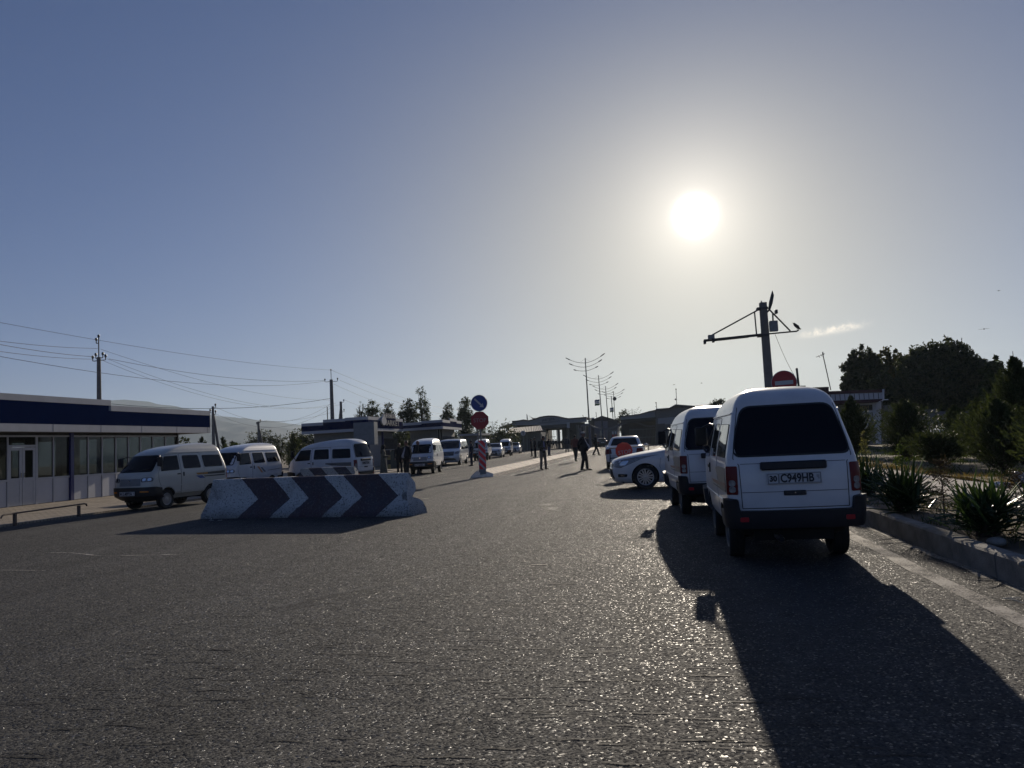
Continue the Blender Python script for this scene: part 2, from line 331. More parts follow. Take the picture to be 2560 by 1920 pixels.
# ================================================================ VEHICLES
def hermite(xs, ys, x):
    xs = np.array(xs, float); ys = np.array(ys, float); m = np.zeros(len(xs)); d = np.diff(ys)/np.diff(xs)
    m[0] = d[0]; m[-1] = d[-1]
    for i in range(1, len(xs)-1): m[i] = 0 if d[i-1]*d[i] <= 0 else 2*d[i-1]*d[i]/(d[i-1]+d[i])
    i = int(min(max(np.searchsorted(xs, x)-1, 0), len(xs)-2)); h = xs[i+1]-xs[i]; t = min(max((x-xs[i])/h, 0), 1)
    return float((2*t**3-3*t*t+1)*ys[i]+(t**3-2*t*t+t)*h*m[i]+(-2*t**3+3*t*t)*ys[i+1]+(t**3-t*t)*h*m[i+1])
class Shell:                                     # a car body: horizontal slices, x forward, y left
    def __init__(s, tab, Rr=.12, Rf=.22, br=.03, bf=.10):
        s.z = [t[0] for t in tab]; s.t = tab; s.Rr, s.Rf, s.br, s.bf = Rr, Rf, br, bf; s.c = {}
    def at(s, z):
        k = round(z, 4)
        if k not in s.c: s.c[k] = tuple(hermite(s.z, [t[i] for t in s.t], z) for i in (1, 2, 3))
        return s.c[k]                            # x rear, x front, half width
    def rads(s, z):
        xr, xf, w = s.at(z); hl = (xf-xr)*.45; return min(s.Rr, w*.9, hl), min(s.Rf, w*.9, hl)
    def D(s, x, y, z):
        xr, xf, w = s.at(z); xm = (xr+xf)/2; hl = (xf-xr)/2; u = (x-xm)/hl
        k = (y/max(w, .01))**2
        return Vector((x+(s.br*k*u**4 if u < 0 else -s.bf*k*u**4), y*(1-.02*u*u), z))
    def side(s, sg):
        def f(x, z):
            xr, xf, w = s.at(z); rr, rf = s.rads(z); y = w
            if x < xr+rr: q = min(xr+rr-x, rr); y = w-rr+math.sqrt(max(rr*rr-q*q, 0))
            if x > xf-rf: q = min(x-xf+rf, rf); y = w-rf+math.sqrt(max(rf*rf-q*q, 0))
            return s.D(x, sg*y, z)
        return f
    def end(s, front):
        def f(a, z):                             # a: arc distance from the middle (signed, + = left)
            xr, xf, w = s.at(z); rr, rf = s.rads(z); r = rf if front else rr; sg = 1 if a >= 0 else -1; q = abs(a); st = w-r
            if q <= st: x, y = 0, q
            elif q <= st+r*PI/2: t = (q-st)/r; x, y = r*(1-math.cos(t)), st+r*math.sin(t)
            else: x, y = r+(q-st-r*PI/2), w
            return s.D(xf-x if front else xr+x, sg*y, z)
        return f
    def mesh(s, zs, mb, mi=0):
        rings = []
        for z in zs:
            xr, xf, w = s.at(z); rr, rf = s.rads(z); P = []
            e0 = s.end(False); e1 = s.end(True); sd = s.side(1)
            A = [(w-rr)*t for t in (0, .35, .7)]+[w-rr+rr*PI/2*t for t in (0, .17, .34, .5, .67, .84, 1)]
            for a in A: P.append(e0(a, z))
            for t in np.linspace(0, 1, 26)[1:-1]: P.append(sd(xr+rr+(xf-rf-xr-rr)*t, z))
            B = [(w-rf)*t for t in (0, .25, .5, .75)]+[w-rf+rf*PI/2*t for t in (0, .14, .28, .42, .56, .7, .85, 1)]
            for a in B[::-1]: P.append(e1(a, z))
            full = P+[Vector((p.x, -p.y, p.z)) for p in P[::-1] if abs(p.y) > 1e-6]; rings.append(full)
        n = len(rings[0]); vs = [v for r in rings for v in r]
        fs = [(i*n+k, i*n+(k+1) % n, (i+1)*n+(k+1) % n, (i+1)*n+k) for i in range(len(rings)-1) for k in range(n)]
        fs.append(tuple(range(n))[::-1]); fs.append(tuple(range((len(rings)-1)*n, len(rings)*n))); mb.add(vs, fs, mi)
def rpoly(pts, r=.05, n=5):                       # rounded polygon
    out = []; N_ = len(pts)
    for i in range(N_):
        p0, p, p1 = Vector(pts[i-1]).to_2d(), Vector(pts[i]).to_2d(), Vector(pts[(i+1) % N_]).to_2d()
        rr = pts[i][2] if len(pts[i]) > 2 else r
        if rr <= 0: out.append(p); continue
        a = (p0-p); b = (p1-p); l = min(rr, a.length*.45, b.length*.45); a = p+a.normalized()*l; b = p+b.normalized()*l
        for k in range(n+1): t = k/n; out.append(a*(1-t)**2+p*2*t*(1-t)+b*t*t)
    return out
def patch(mb, poly, fn, off, depth=.012, step=.07, mi=0, mi_rim=None):   # polygon laid on a surface fn(a, z), proud by off
    poly = [Vector(p[:2]) for p in poly]; out = []
    for i, p in enumerate(poly):
        q = poly[(i+1) % len(poly)]; n_ = max(1, int((q-p).length/step))
        for k in range(n_): out.append(p.lerp(q, k/n_))
    n = len(out); x0 = min(p.x for p in out); x1 = max(p.x for p in out); y0 = min(p.y for p in out); y1 = max(p.y for p in out)
    pts = list(out)
    def inside(p):
        c = False
        for i in range(n):
            a, b = out[i], out[i-1]
            if (a.y > p.y) != (b.y > p.y) and p.x < (b.x-a.x)*(p.y-a.y)/(b.y-a.y)+a.x: c = not c
        return c
    for x in np.arange(x0+step/2, x1, step):
        for y in np.arange(y0+step/2, y1, step):
            p = Vector((x, y))
            if inside(p) and min((p-o).length for o in out) > step*.35: pts.append(p)
    vv, ee, ff, *_ = geometry.delaunay_2d_cdt(pts, [(i, (i+1) % n) for i in range(n)], [list(range(n))], 1, 1e-6)
    def P(p, o):
        c = fn(p.x, p.y); e = 3e-3; du = fn(p.x+e, p.y)-fn(p.x-e, p.y); dv = fn(p.x, p.y+e)-fn(p.x, p.y-e); nn = du.cross(dv)
        if nn.length < 1e-12: nn = Vector((0, c.y, 0))
        nn.normalize(); rad = Vector((c.x*.3, c.y, (c.z-.9)*.3))
        if abs(c.x) > 1.2 and abs(nn.x) > .5: rad = Vector((c.x, 0, 0))
        if nn.dot(rad) < 0: nn = -nn
        return c+nn*o
    top = [P(p, off) for p in vv]; mb.add(top, [tuple(f) for f in ff], mi)
    loop = [P(p, off) for p in out]; low = [P(p, off-depth) for p in out]
    mb.add(loop+low, [(i, (i+1) % n, n+(i+1) % n, n+i) for i in range(n)], mi if mi_rim is None else mi_rim); return mb
m_white = mat('white_car_paint', (.64, .64, .65), .34, var=.09, vs=1.8, coat=.5)
m_beige = mat('cream_car_paint', (.50, .49, .44), .34, var=.05, vs=3, coat=.5)
m_silver = mat('pearl_car_paint', (.52, .54, .57), .3, var=.03, vs=3, coat=.6, metal=.15)
m_glass = mat('tinted_glass', (.005, .006, .010), .04, var=0, spec=.18)
m_glass2 = mat('grey_glass', (.03, .035, .04), .05, var=0, spec=.9)
m_rub = mat('black_rubber', (.012, .012, .013), .6, var=.1)
m_blk = mat('black_plastic', (.010, .011, .016), .5, var=.15, vs=9)
m_seam = mat('panel_gap', (.02, .02, .022), .8, var=0)
m_tyre = mat('tyre_rubber', (.014, .014, .014), .8, var=.15, bump=.3, bs=80)
m_rim = mat('alloy', (.42, .43, .45), .3, metal=.8, var=.05)
m_steel = mat('dull_steel', (.14, .14, .14), .5, metal=.6, var=.2)
m_chrome = mat('chrome', (.6, .6, .6), .12, metal=1, var=0)
m_red = mat('red_lens', (.13, .004, .007), .3, var=0, coat=.08, spec=.25)
m_clear = mat('clear_lens', (.20, .20, .21), .15, var=.3, vs=30, coat=.5)
m_refl = mat('reflector_red', (.42, .02, .03), .3, var=0)
m_amber = mat('amber_lens', (.55, .18, .02), .2, var=0, coat=1)
m_plate = mat('plate_white', (.55, .55, .56), .4, var=.06)
m_ink = mat('plate_ink', (.02, .022, .03), .5, var=0)
m_under = mat('underbody', (.012, .012, .012), .9, var=.2)
def wheel(parent, x, y, r, wd, style, r_rim=None):
    sg = 1 if y > 0 else -1; rr = r_rim or r*.66
    t = MB(); h = wd/2
    t.lathe([(rr*.98, -h*.92), (r*.93, -h), (r*.985, -h*.85), (r, -h*.5), (r, -h*.12), (r*.985, -h*.08), (r*.985, h*.08), (r, h*.12), (r, h*.5), (r*.985, h*.85), (r*.93, h), (rr*.98, h*.92), (rr*.9, 0), (rr*.98, -h*.92)], 36)
    w_ = t.build('wheel', m_tyre, parent, smooth=35); w_.location = (x, y, r)
    q = MB(); o = sg*h
    q.lathe([(rr, o*.9), (rr*.96, o*.97), (rr*.90, o*.9), (rr*.86, o*.55)], 36)
    if style == 'steel':
        q.lathe([(rr*.9, o*.6), (rr*.7, o*.72), (rr*.45, o*.6), (rr*.3, o*.75), (0.001, o*.78)], 36, mi=0)
    else:
        q.lathe([(rr*.88, o*.42), (0.001, o*.42)], 30, mi=1)
        q.lathe([(rr*.20, o*.5), (rr*.20, o*.9), (rr*.12, o*.98), (0.001, o*.98)], 20)
        ns = 20 if style == 'cap' else 7
        for k in range(ns):
            a = 2*PI*k/ns
            for da in ((0,) if style == 'cap' else (-.13, .13)):
                a0 = a+da*2.0 if style != 'cap' else a; a1 = a+da*.9; wd_ = .010 if style == 'cap' else .017
                p0 = Vector((math.cos(a1)*rr*.18, 0, math.sin(a1)*rr*.18)); p1 = Vector((math.cos(a0)*rr*.9, 0, math.sin(a0)*rr*.9)); d = (p1-p0).normalized(); s_ = Vector((-d.z, 0, d.x))*wd_
                v = [p0-s_*.8, p0+s_*.8, p1+s_*1.25, p1-s_*1.25]
                q.add([(u.x, o*.92, u.z) for u in v]+[(u.x, o*.7, u.z) for u in v], [(0, 1, 2, 3), (0, 4, 5, 1), (1, 5, 6, 2), (2, 6, 7, 3), (3, 7, 4, 0)])
    r_ = q.build('rim', [m_rim if style != 'steel' else m_steel, m_under], w_, smooth=30)
    return w_
def cut_arches(o, arches, w, rad, inner=.42):
    c = MB()
    for ax in arches:
        for sg in (-1, 1):
            n = 28; vs = []
            for yy in (inner*sg, (w+.25)*sg):
                for k in range(n): a = 2*PI*k/n; vs.append((ax+rad*math.cos(a)*1.02, yy, rad*.93+rad*math.sin(a)))
            c.add(vs, [(k, (k+1) % n, n+(k+1) % n, n+k) for k in range(n)]+[tuple(range(n))[::-1], tuple(range(n, 2*n))], 1)
    co = c.build('cutter', [m_white, m_under]); md = o.modifiers.new('b', 'BOOLEAN'); md.operation = 'DIFFERENCE'; md.solver = 'EXACT'; md.object = co; md.material_mode = 'INDEX'
    dg = bpy.context.evaluated_depsgraph_get(); ev = o.evaluated_get(dg); me = bpy.data.meshes.new_from_object(ev)
    o.modifiers.clear(); o.data = me; me.shade_smooth(); me.set_sharp_from_angle(angle=R(32)); bpy.data.objects.remove(co)
VAN = Shell([(.28, -1.40, 1.45, 0.50), (.37, -1.55, 1.58, 0.585), (.42, -1.715, 1.675, 0.648), (.5, -1.73, 1.69, 0.661), (.75, -1.745, 1.68, 0.675), (.95, -1.74, 1.64, 0.675), (1.06, -1.73, 1.57, 0.668), (1.14, -1.715, 1.49, 0.656), (1.50, -1.60, 1.17, 0.574), (1.60, -1.565, 1.04, 0.552),
             (1.63, -1.555, .98, 0.540), (1.70, -1.53, .79, 0.516), (1.77, -1.47, .47, 0.473), (1.82, -1.38, .12, 0.420), (1.86, -1.22, -.38, 0.338), (1.88, -1.05, -.6, 0.241)], Rr=.10, Rf=.20, br=.05, bf=.10)
ARCH = [.92, -.92]
def arch_bottom(x0, x1, z, rad=.315, zc=.29):     # bottom edge from x0 to x1 that climbs over the wheel arches
    out = []
    for x in np.linspace(x0, x1, 24):
        zz = z
        for a in ARCH:
            if abs(x-a) < rad: zz = max(zz, zc+math.sqrt(rad*rad-(x-a)**2)+.012)
        out.append((x, zz))
    return out
def text_on(parent, name, txt, size, fn_mat, m, depth=.0015):
    g = MB(); g.bold = .0035; g.text(txt, size, depth, fn_mat); return g.build(name, m, parent, fix=False)
def plate(parent, x, z, face, s1='30', s2='C949HB', wd=.535, ht=.118):      # face +1 front / -1 rear
    g = MB(); g.box(-.006, .006, -wd/2, wd/2, -ht/2, ht/2, 0, bev=.004); p = g.build('number_plate', m_plate, parent); p.location = (x, 0, z)
    q = MB(); t = .0075*face
    def fr(a, b, c, d, th=.004):
        q.box(min(t, t*1.2), max(t, t*1.2), a, b, c, c+th); q.box(min(t, t*1.2), max(t, t*1.2), a, b, d-th, d); q.box(min(t, t*1.2), max(t, t*1.2), a, a+th, c+th+.0002, d-th-.0002); q.box(min(t, t*1.2), max(t, t*1.2), b-th, b, c+th+.0002, d-th-.0002)
    W2 = wd/2-.008; H2 = ht/2-.008
    sg = face                                   # reading direction in +y (rear: viewer sees +y on the left)
    if face < 0: fr(W2-.105, W2, -H2, H2); fr(-W2, W2-.109, -H2, H2); base = Matrix(((0, 0, -1, 0), (-1, 0, 0, 0), (0, 1, 0, 0), (0, 0, 0, 1)))
    else: fr(-W2, -W2+.105, -H2, H2); fr(-W2+.109, W2, -H2, H2); base = Matrix(((0, 0, 1, 0), (1, 0, 0, 0), (0, 1, 0, 0), (0, 0, 0, 1)))
    q.build('plate_border', m_ink, p)
    k = -1 if face < 0 else 1
    text_on(p, 'plate_number', s1, .078, Matrix.Translation((t*1.25, k*(-W2+.052), -.002)) @ base @ Matrix.Diagonal((.95, 1, 1, 1)), m_ink)
    text_on(p, 'plate_number', s2, .118, Matrix.Translation((t*1.25, k*(.028), -.002)) @ base @ Matrix.Diagonal((.80, 1, 1, 1)), m_ink)
    q = MB()
    for j in range(3): q.box(min(t, t*1.2), max(t, t*1.2), k*(W2-.028)-.013, k*(W2-.028)+.013, .022-j*.009, .025-j*.009)
    q.box(min(t, t*1.2), max(t, t*1.2), k*(W2-.02)-.005, k*(W2-.02)+.005, -.012, -.004); q.build('plate_emblem', m_ink, p)
    return p
def make_van(label, paint, style='steel', plates=('30', 'C949HB'), decal=None, far=False, grp='small white minivans'):
    root = empty('minivan', (0, 0, 0), 0, label, 'minivan', grp)
    if ('van', paint.name) in SH:
        body = SH[('van', paint.name)].copy(); COL.objects.link(body); body.parent = root
    else:
        g = MB(); zs = [.28, .31, .34, .37, .40, .42, .46, .5, .6, .7, .8, .88, .95, 1.0, 1.06, 1.1, 1.14, 1.2, 1.3, 1.4, 1.5, 1.56, 1.595, 1.605, 1.63, 1.66, 1.70, 1.735, 1.77, 1.795, 1.82, 1.84, 1.86, 1.872, 1.88]
        VAN.mesh(zs, g); body = g.build('body', [paint, m_under], root, smooth=32); cut_arches(body, ARCH, .70, .315, .38)
        for pl in body.data.polygons:
            if pl.center.z < .42 and abs(pl.center.x) > 1.25: pl.material_index = 1
        SH[('van', paint.name)] = body
    def part(name, specs, mats, parent=root, smooth=30, depth=.012):
        g = MB()
        for sp in specs: patch(g, sp[0], sp[1], sp[2], depth if len(sp) < 5 else sp[4], step=sp[5] if len(sp) > 5 else (.12 if far else .07), mi=sp[3] if len(sp) > 3 else 0)
        return g.build(name, mats, parent, smooth=smooth)
    EF, ER = VAN.end(True), VAN.end(False)
    # windscreen and rear window
    wsp = rpoly([(-.60, 1.08, .06), (.60, 1.08, .06), (.515, 1.545, .10), (-.515, 1.545, .10)], .08)
    part('windscreen', [(wsp, EF, .004)], m_glass)
    g = part('rear_window', [(rpoly([(-.60, 1.13), (.60, 1.13), (.575, 1.32, .2), (.47, 1.67), (-.47, 1.67), (-.575, 1.32, .2)], .11), ER, .003, 1), (rpoly([(-.58, 1.15), (.58, 1.15), (.555, 1.32, .2), (.455, 1.65), (-.455, 1.65), (-.555, 1.32, .2)], .10), ER, .006, 0)], [m_glass, m_rub])
    # doors: seam outline, then the window in each
    for sg in (1, -1):
        S = VAN.side(sg)
        fd = arch_bottom(.40, 1.14, .44)[::1]
        fdoor = [(x, z) for x, z in fd]+[(1.30, .80), (1.34, 1.04), (1.05, 1.545), (.40, 1.575)]
        def seam(poly, nm='door'):
            p2 = rpoly(poly, .02, 2); o_ = part(nm, [(p2, S, .0015)], [m_seam]); 
            c = sum((Vector(q).to_2d() for q in p2), Vector((0, 0)))/len(p2)
            n_ = len(p2); ins = []
            for i in range(n_):
                a, b, d = Vector(p2[i-1]).to_2d(), Vector(p2[i]).to_2d(), Vector(p2[(i+1) % n_]).to_2d(); t = (d-a); nn = Vector((-t.y, t.x)); 
                nn = nn.normalized() if nn.length > 1e-9 else Vector((0, 0)); ins.append(b+nn*.009 if True else b)
            g = MB(); patch(g, ins, S, .0045, .01, step=.12 if far else .07); dd = g.build('door_skin', paint, o_, smooth=30); return o_
        d1 = seam(fdoor)
        sd = arch_bottom(-.62, .385, .40)
        d2 = seam([(x, z) for x, z in sd]+[(.385, 1.575), (-.50, 1.575), (-.62, 1.0)])
        def win(par, poly, gl=m_glass, r=.05):
            g = MB(); c = sum((Vector(q[:2]) for q in poly), Vector((0, 0)))/len(poly)
            big = [tuple(c+(Vector(q[:2])-c)*1.0+(Vector(q[:2])-c).normalized()*.016) for q in poly]
            patch(g, rpoly(big, r+.01), S, .007, .012, step=.14, mi=1); patch(g, rpoly(poly, r), S, .0095, .01, step=.14, mi=0)
            return g.build('side_window', [gl, m_rub], par, smooth=30)
        win(d1, [(.46, 1.10), (1.22, 1.085), (1.02, 1.49), (.46, 1.51)], r=.03)
        win(d2, [(-.46, 1.12), (.26, 1.12), (.26, 1.50), (-.40, 1.50)], m_glass if not decal == 'pale' else m_glass2)
        win(root, [(-1.50, 1.13), (-.64, 1.13), (-.60, 1.49), (-1.44, 1.48)])
        # handles, trim line, gutter
        g = MB(); patch(g, rpoly([(.43, .955), (.55, .955), (.55, .99), (.43, .99)], .01), S, .02, .02, step=.1); g.build('door_handle', m_blk, d1)
        g = MB(); patch(g, rpoly([(.27, .90), (.31, .90), (.31, 1.02), (.27, 1.02)], .01), S, .02, .02, step=.1); g.build('door_handle', m_blk, d2)
        g = MB(); patch(g, [(-1.60, .640), (1.25, .640), (1.25, .662), (-1.60, .662)], S, .014, .016, step=.12); g.build('side_trim', paint, root, smooth=30)
        g = MB(); patch(g, [(-1.48, 1.592), (.80, 1.592), (.80, 1.607), (-1.48, 1.607)], S, .016, .02, step=.12); g.build('rain_gutter', paint, root, smooth=30)
        # mirror
        g = MB(); b0 = S(1.2, 1.13); mc = Vector((1.26, sg*.705, 1.36))
        g.tube([S(1.1, 1.50), S(1.1, 1.50)+Vector((.10, sg*.07, .03)), mc+Vector((0, -sg*.02, .12))], .016, 6, 1); g.tube([b0, b0+Vector((.04, sg*.05, .08)), mc+Vector((0, -sg*.03, -.12))], .016, 6, 1)
        g.box(mc.x-.025, mc.x+.045, mc.y-.085, mc.y+.085, mc.z-.135, mc.z+.135, 1, bev=.02); g.box(mc.x-.031, mc.x-.0255, mc.y-.07, mc.y+.07, mc.z-.118, mc.z+.118, 0)
        g.build('mirror', [m_glass, m_blk], root, smooth=40)
        # tail lamp wraps round the rear corner: quarter lies on the end surface
        EX = VAN.end(False); a0 = .675-.10; 
        lamp = [(sg*(a0-.005), .745), (sg*(a0+.13), .745), (sg*(a0+.12), 1.04), (sg*(a0-.01), 1.04)]
        tl = part('tail_light', [(rpoly(lamp, .015), EX, .012)], [m_red], depth=.02)
        for cz in (.80, .865):
            g = MB(); patch(g, rpoly([(sg*(a0+.015), cz-.032), (sg*(a0+.08), cz-.032), (sg*(a0+.08), cz+.032), (sg*(a0+.015), cz+.032)], .03), EX, .017, .01, step=.05); g.build('lens', m_clear, tl, smooth=40)
        # headlight
        hl = MB(); q = rpoly([(sg*.40, .80), (sg*.70, .81), (sg*.72, .885), (sg*.66, .93), (sg*.42, .925), (sg*.37, .87)], .04)
        patch(hl, q, EF, .006, .02, step=.05, mi=1); q2 = [Vector((sg*.55, .865))+(Vector(v).to_2d()-Vector((sg*.55, .865)))*.86 for v in q]; patch(hl, q2, EF, .014, .01, step=.05, mi=0)
        h_ = hl.build('headlight', [m_clear, m_rub], root, smooth=40)
        for cc in (.48, .61):
            g = MB(); patch(g, rpoly([(sg*cc-.045, .83), (sg*cc+.045, .83), (sg*cc+.045, .905), (sg*cc-.045, .905)], .045), EF, .02, .01, step=.05); g.build('lamp_bowl', m_chrome, h_, smooth=40)
    # rear hatch outline, handle bar, latch
    def hatch_line(g, pl, w_=.004):
        for a, b in zip(pl[:-1], pl[1:]):
            a = Vector(a); b = Vector(b); d = (b-a).normalized(); n_ = Vector((-d.y, d.x))*w_; patch(g, [a-n_, b-n_, b+n_, a+n_], ER, .002, .004, step=.12)
    g = MB(); hatch_line(g, [(-.535, .60), (.535, .60), (.545, 1.05), (.60, 1.12), (.56, 1.36), (.505, 1.66)]); hatch_line(g, [(-.505, 1.66), (-.56, 1.36), (-.60, 1.12), (-.545, 1.05), (-.535, .60)]); hatch_line(g, [(-.53, .765), (.53, .765)], .0025); hatch_line(g, [(-.53, 1.06), (.53, 1.06)], .0025)
    ht = g.build('tailgate', m_seam, root)
    g = MB(); x = ER(0, 1.03).x; g.box(x-.045, x+.02, -.325, .325, .99, 1.075, bev=.012); g.build('tailgate_handle', m_blk, ht)
    g = MB(); x = ER(0, .75).x; g.box(x-.012, x+.02, -.11, .11, .725, .775, bev=.006); g.build('latch', m_blk, ht)
    if not far: g = MB(); g.lathe([(.001, -.018), (.008, -.018), (.010, -.012)], 10, 'x', c=(x, 0, .752)); g.build('lock', m_chrome, ht)
    plate(root, ER(0, .9).x-.012, .90, -1, *plates)
    # bumpers
    g = MB(); patch(g, rpoly([(-1.02, .42), (1.02, .42), (1.02, .58), (.72, .58), (.715, .715), (.575, .70), (.56, .58), (-.56, .58), (-.575, .70), (-.715, .715), (-.72, .58), (-1.02, .58)], .02), ER, .055, .10, step=.06); rb = g.build('rear_bumper', m_blk, root, smooth=35)
    for sg in (1, -1): g = MB(); patch(g, rpoly([(sg*.52-.043, .475), (sg*.52+.043, .475), (sg*.52+.043, .52), (sg*.52-.043, .52)], .012), ER, .062, .02, step=.05); g.build('reflector', m_refl, rb)
    g = MB(); patch(g, rpoly([(-1.05, .34), (1.05, .34), (1.05, .62), (.80, .66), (-.80, .66), (-1.05, .62)], .03), EF, .06, .10, step=.06); fb = g.build('front_bumper', m_blk, root, smooth=35)
    for sg in (1, -1): g = MB(); patch(g, rpoly([(sg*.50-.10, .515), (sg*.50+.10, .515), (sg*.50+.10, .555), (sg*.50-.10, .555)], .01), EF, .067, .02, step=.06); g.build('indicator', m_amber, fb)
    plate(root, EF(0, .47).x+.075, .49, 1, *plates)
    g = MB(); patch(g, rpoly([(-.38, .70), (.38, .70), (.36, .90), (-.36, .90)], .03), EF, .004, .006, step=.08); gp = g.build('front_panel', mat('panel_grey', (.20, .21, .22), .45), root, smooth=30)
    g = MB(); g.lathe([(.001, .012), (.022, .012), (.028, .004)], 14, 'x', c=(EF(0, .86).x, 0, .85)); g.build('badge', m_chrome, gp)
    # wipers
    if not far:
        g = MB()
        for a in (-.45, .12): p = [EF(a+.38*t, 1.075+.10*t)+Vector((.02, 0, .012)) for t in (0, .35, .7, 1)]; g.tube(p, .006, 5)
        g.build('wiper', m_blk, root)
    # underbody, axles, exhaust
    g = MB(); g.box(-1.5, 1.45, -.40, .40, .24, .36); g.tube([(-.92, -.6, .25), (-.92, .6, .25)], .04, 8); g.tube([(.92, -.6, .27), (.92, .6, .27)], .03, 8); g.box(-.35, .1, -.5, -.25, .2, .32)
    g.build('chassis', m_under, root)
    g = MB(); g.tube([(-1.3, .17, .29), (-1.62, .17, .29), (-1.78, .17, .285)], .033, 12, cap=False); g.tube([(-1.3, .17, .29), (-1.775, .17, .286)], .026, 12, mi=1); g.build('exhaust', [m_steel, m_under], root, smooth=40)
    for ax in ARCH:
        for sg in (1, -1): wheel(root, ax, sg*.545, .275, .165, style, .175)
    # stripes and decals
    if decal:
        for sg in (1, -1):
            S = VAN.side(sg)
            def dec(pl, m): g = MB(); patch(g, pl, S, .0062, .004, step=.1); g.build('stripe', m, root, smooth=30)
            dk = mat('stripe_black', (.03, .03, .03), .4); og = mat('stripe_orange', (.42, .20, .03), .4); bl = mat('stripe_blue', (.02, .07, .25), .4); rd = mat('stripe_brown', (.16, .055, .04), .4); gy = mat('stripe_grey', (.14, .14, .14), .4); lo = mat('stripe_peach', (.55, .25, .10), .4)
            if decal == 'a': dec([(-1.58, .90), (-.55, .90), (-.42, .955), (-1.58, .985)], dk); dec([(-.75, .91), (-.30, .905), (-.22, .965), (-.75, .96)], og); dec([(-1.58, .83), (-.62, .83), (-.56, .862), (-1.58, .87)], dk); dec([(-.62, .79), (-.40, .79), (-.22, .88), (-.50, .88)], bl)
            if decal in ('b', 'pale'): dec([(-.30, .74), (-.18, .74), (.10, .98), (-.02, .98)], lo); dec([(-.48, .76), (-.36, .76), (-.12, .94), (-.24, .94)], gy); dec([(-1.58, .84), (-.62, .80), (-.62, .815), (-1.58, .86)], dk)
            if decal == 'c': dec([(-1.55, .83), (-.62, .89), (-.3, .93), (-.3, .96), (-1.55, .96)], gy); dec([(-1.55, .81), (-.62, .86), (-.3, .90), (-.3, .915), (-1.55, .835)], dk)
            if decal == 'r': dec([(-1.56, .76), (-.95, .76), (-.5, .99), (-.9, 1.02), (-1.56, 1.02)], gy); dec([(-1.56, .80), (-.1, .80), (.1, .83), (-1.56, .86)], rd); dec([(-1.56, .765), (-.1, .765), (-.05, .78), (-1.56, .785)], dk)
    return root
SH = {}
def put(o, x, y, heading, z=0):                    # heading: angle of the forward direction from +x
    o.location = (x, y, z); o.rotation_euler.z = heading; return o
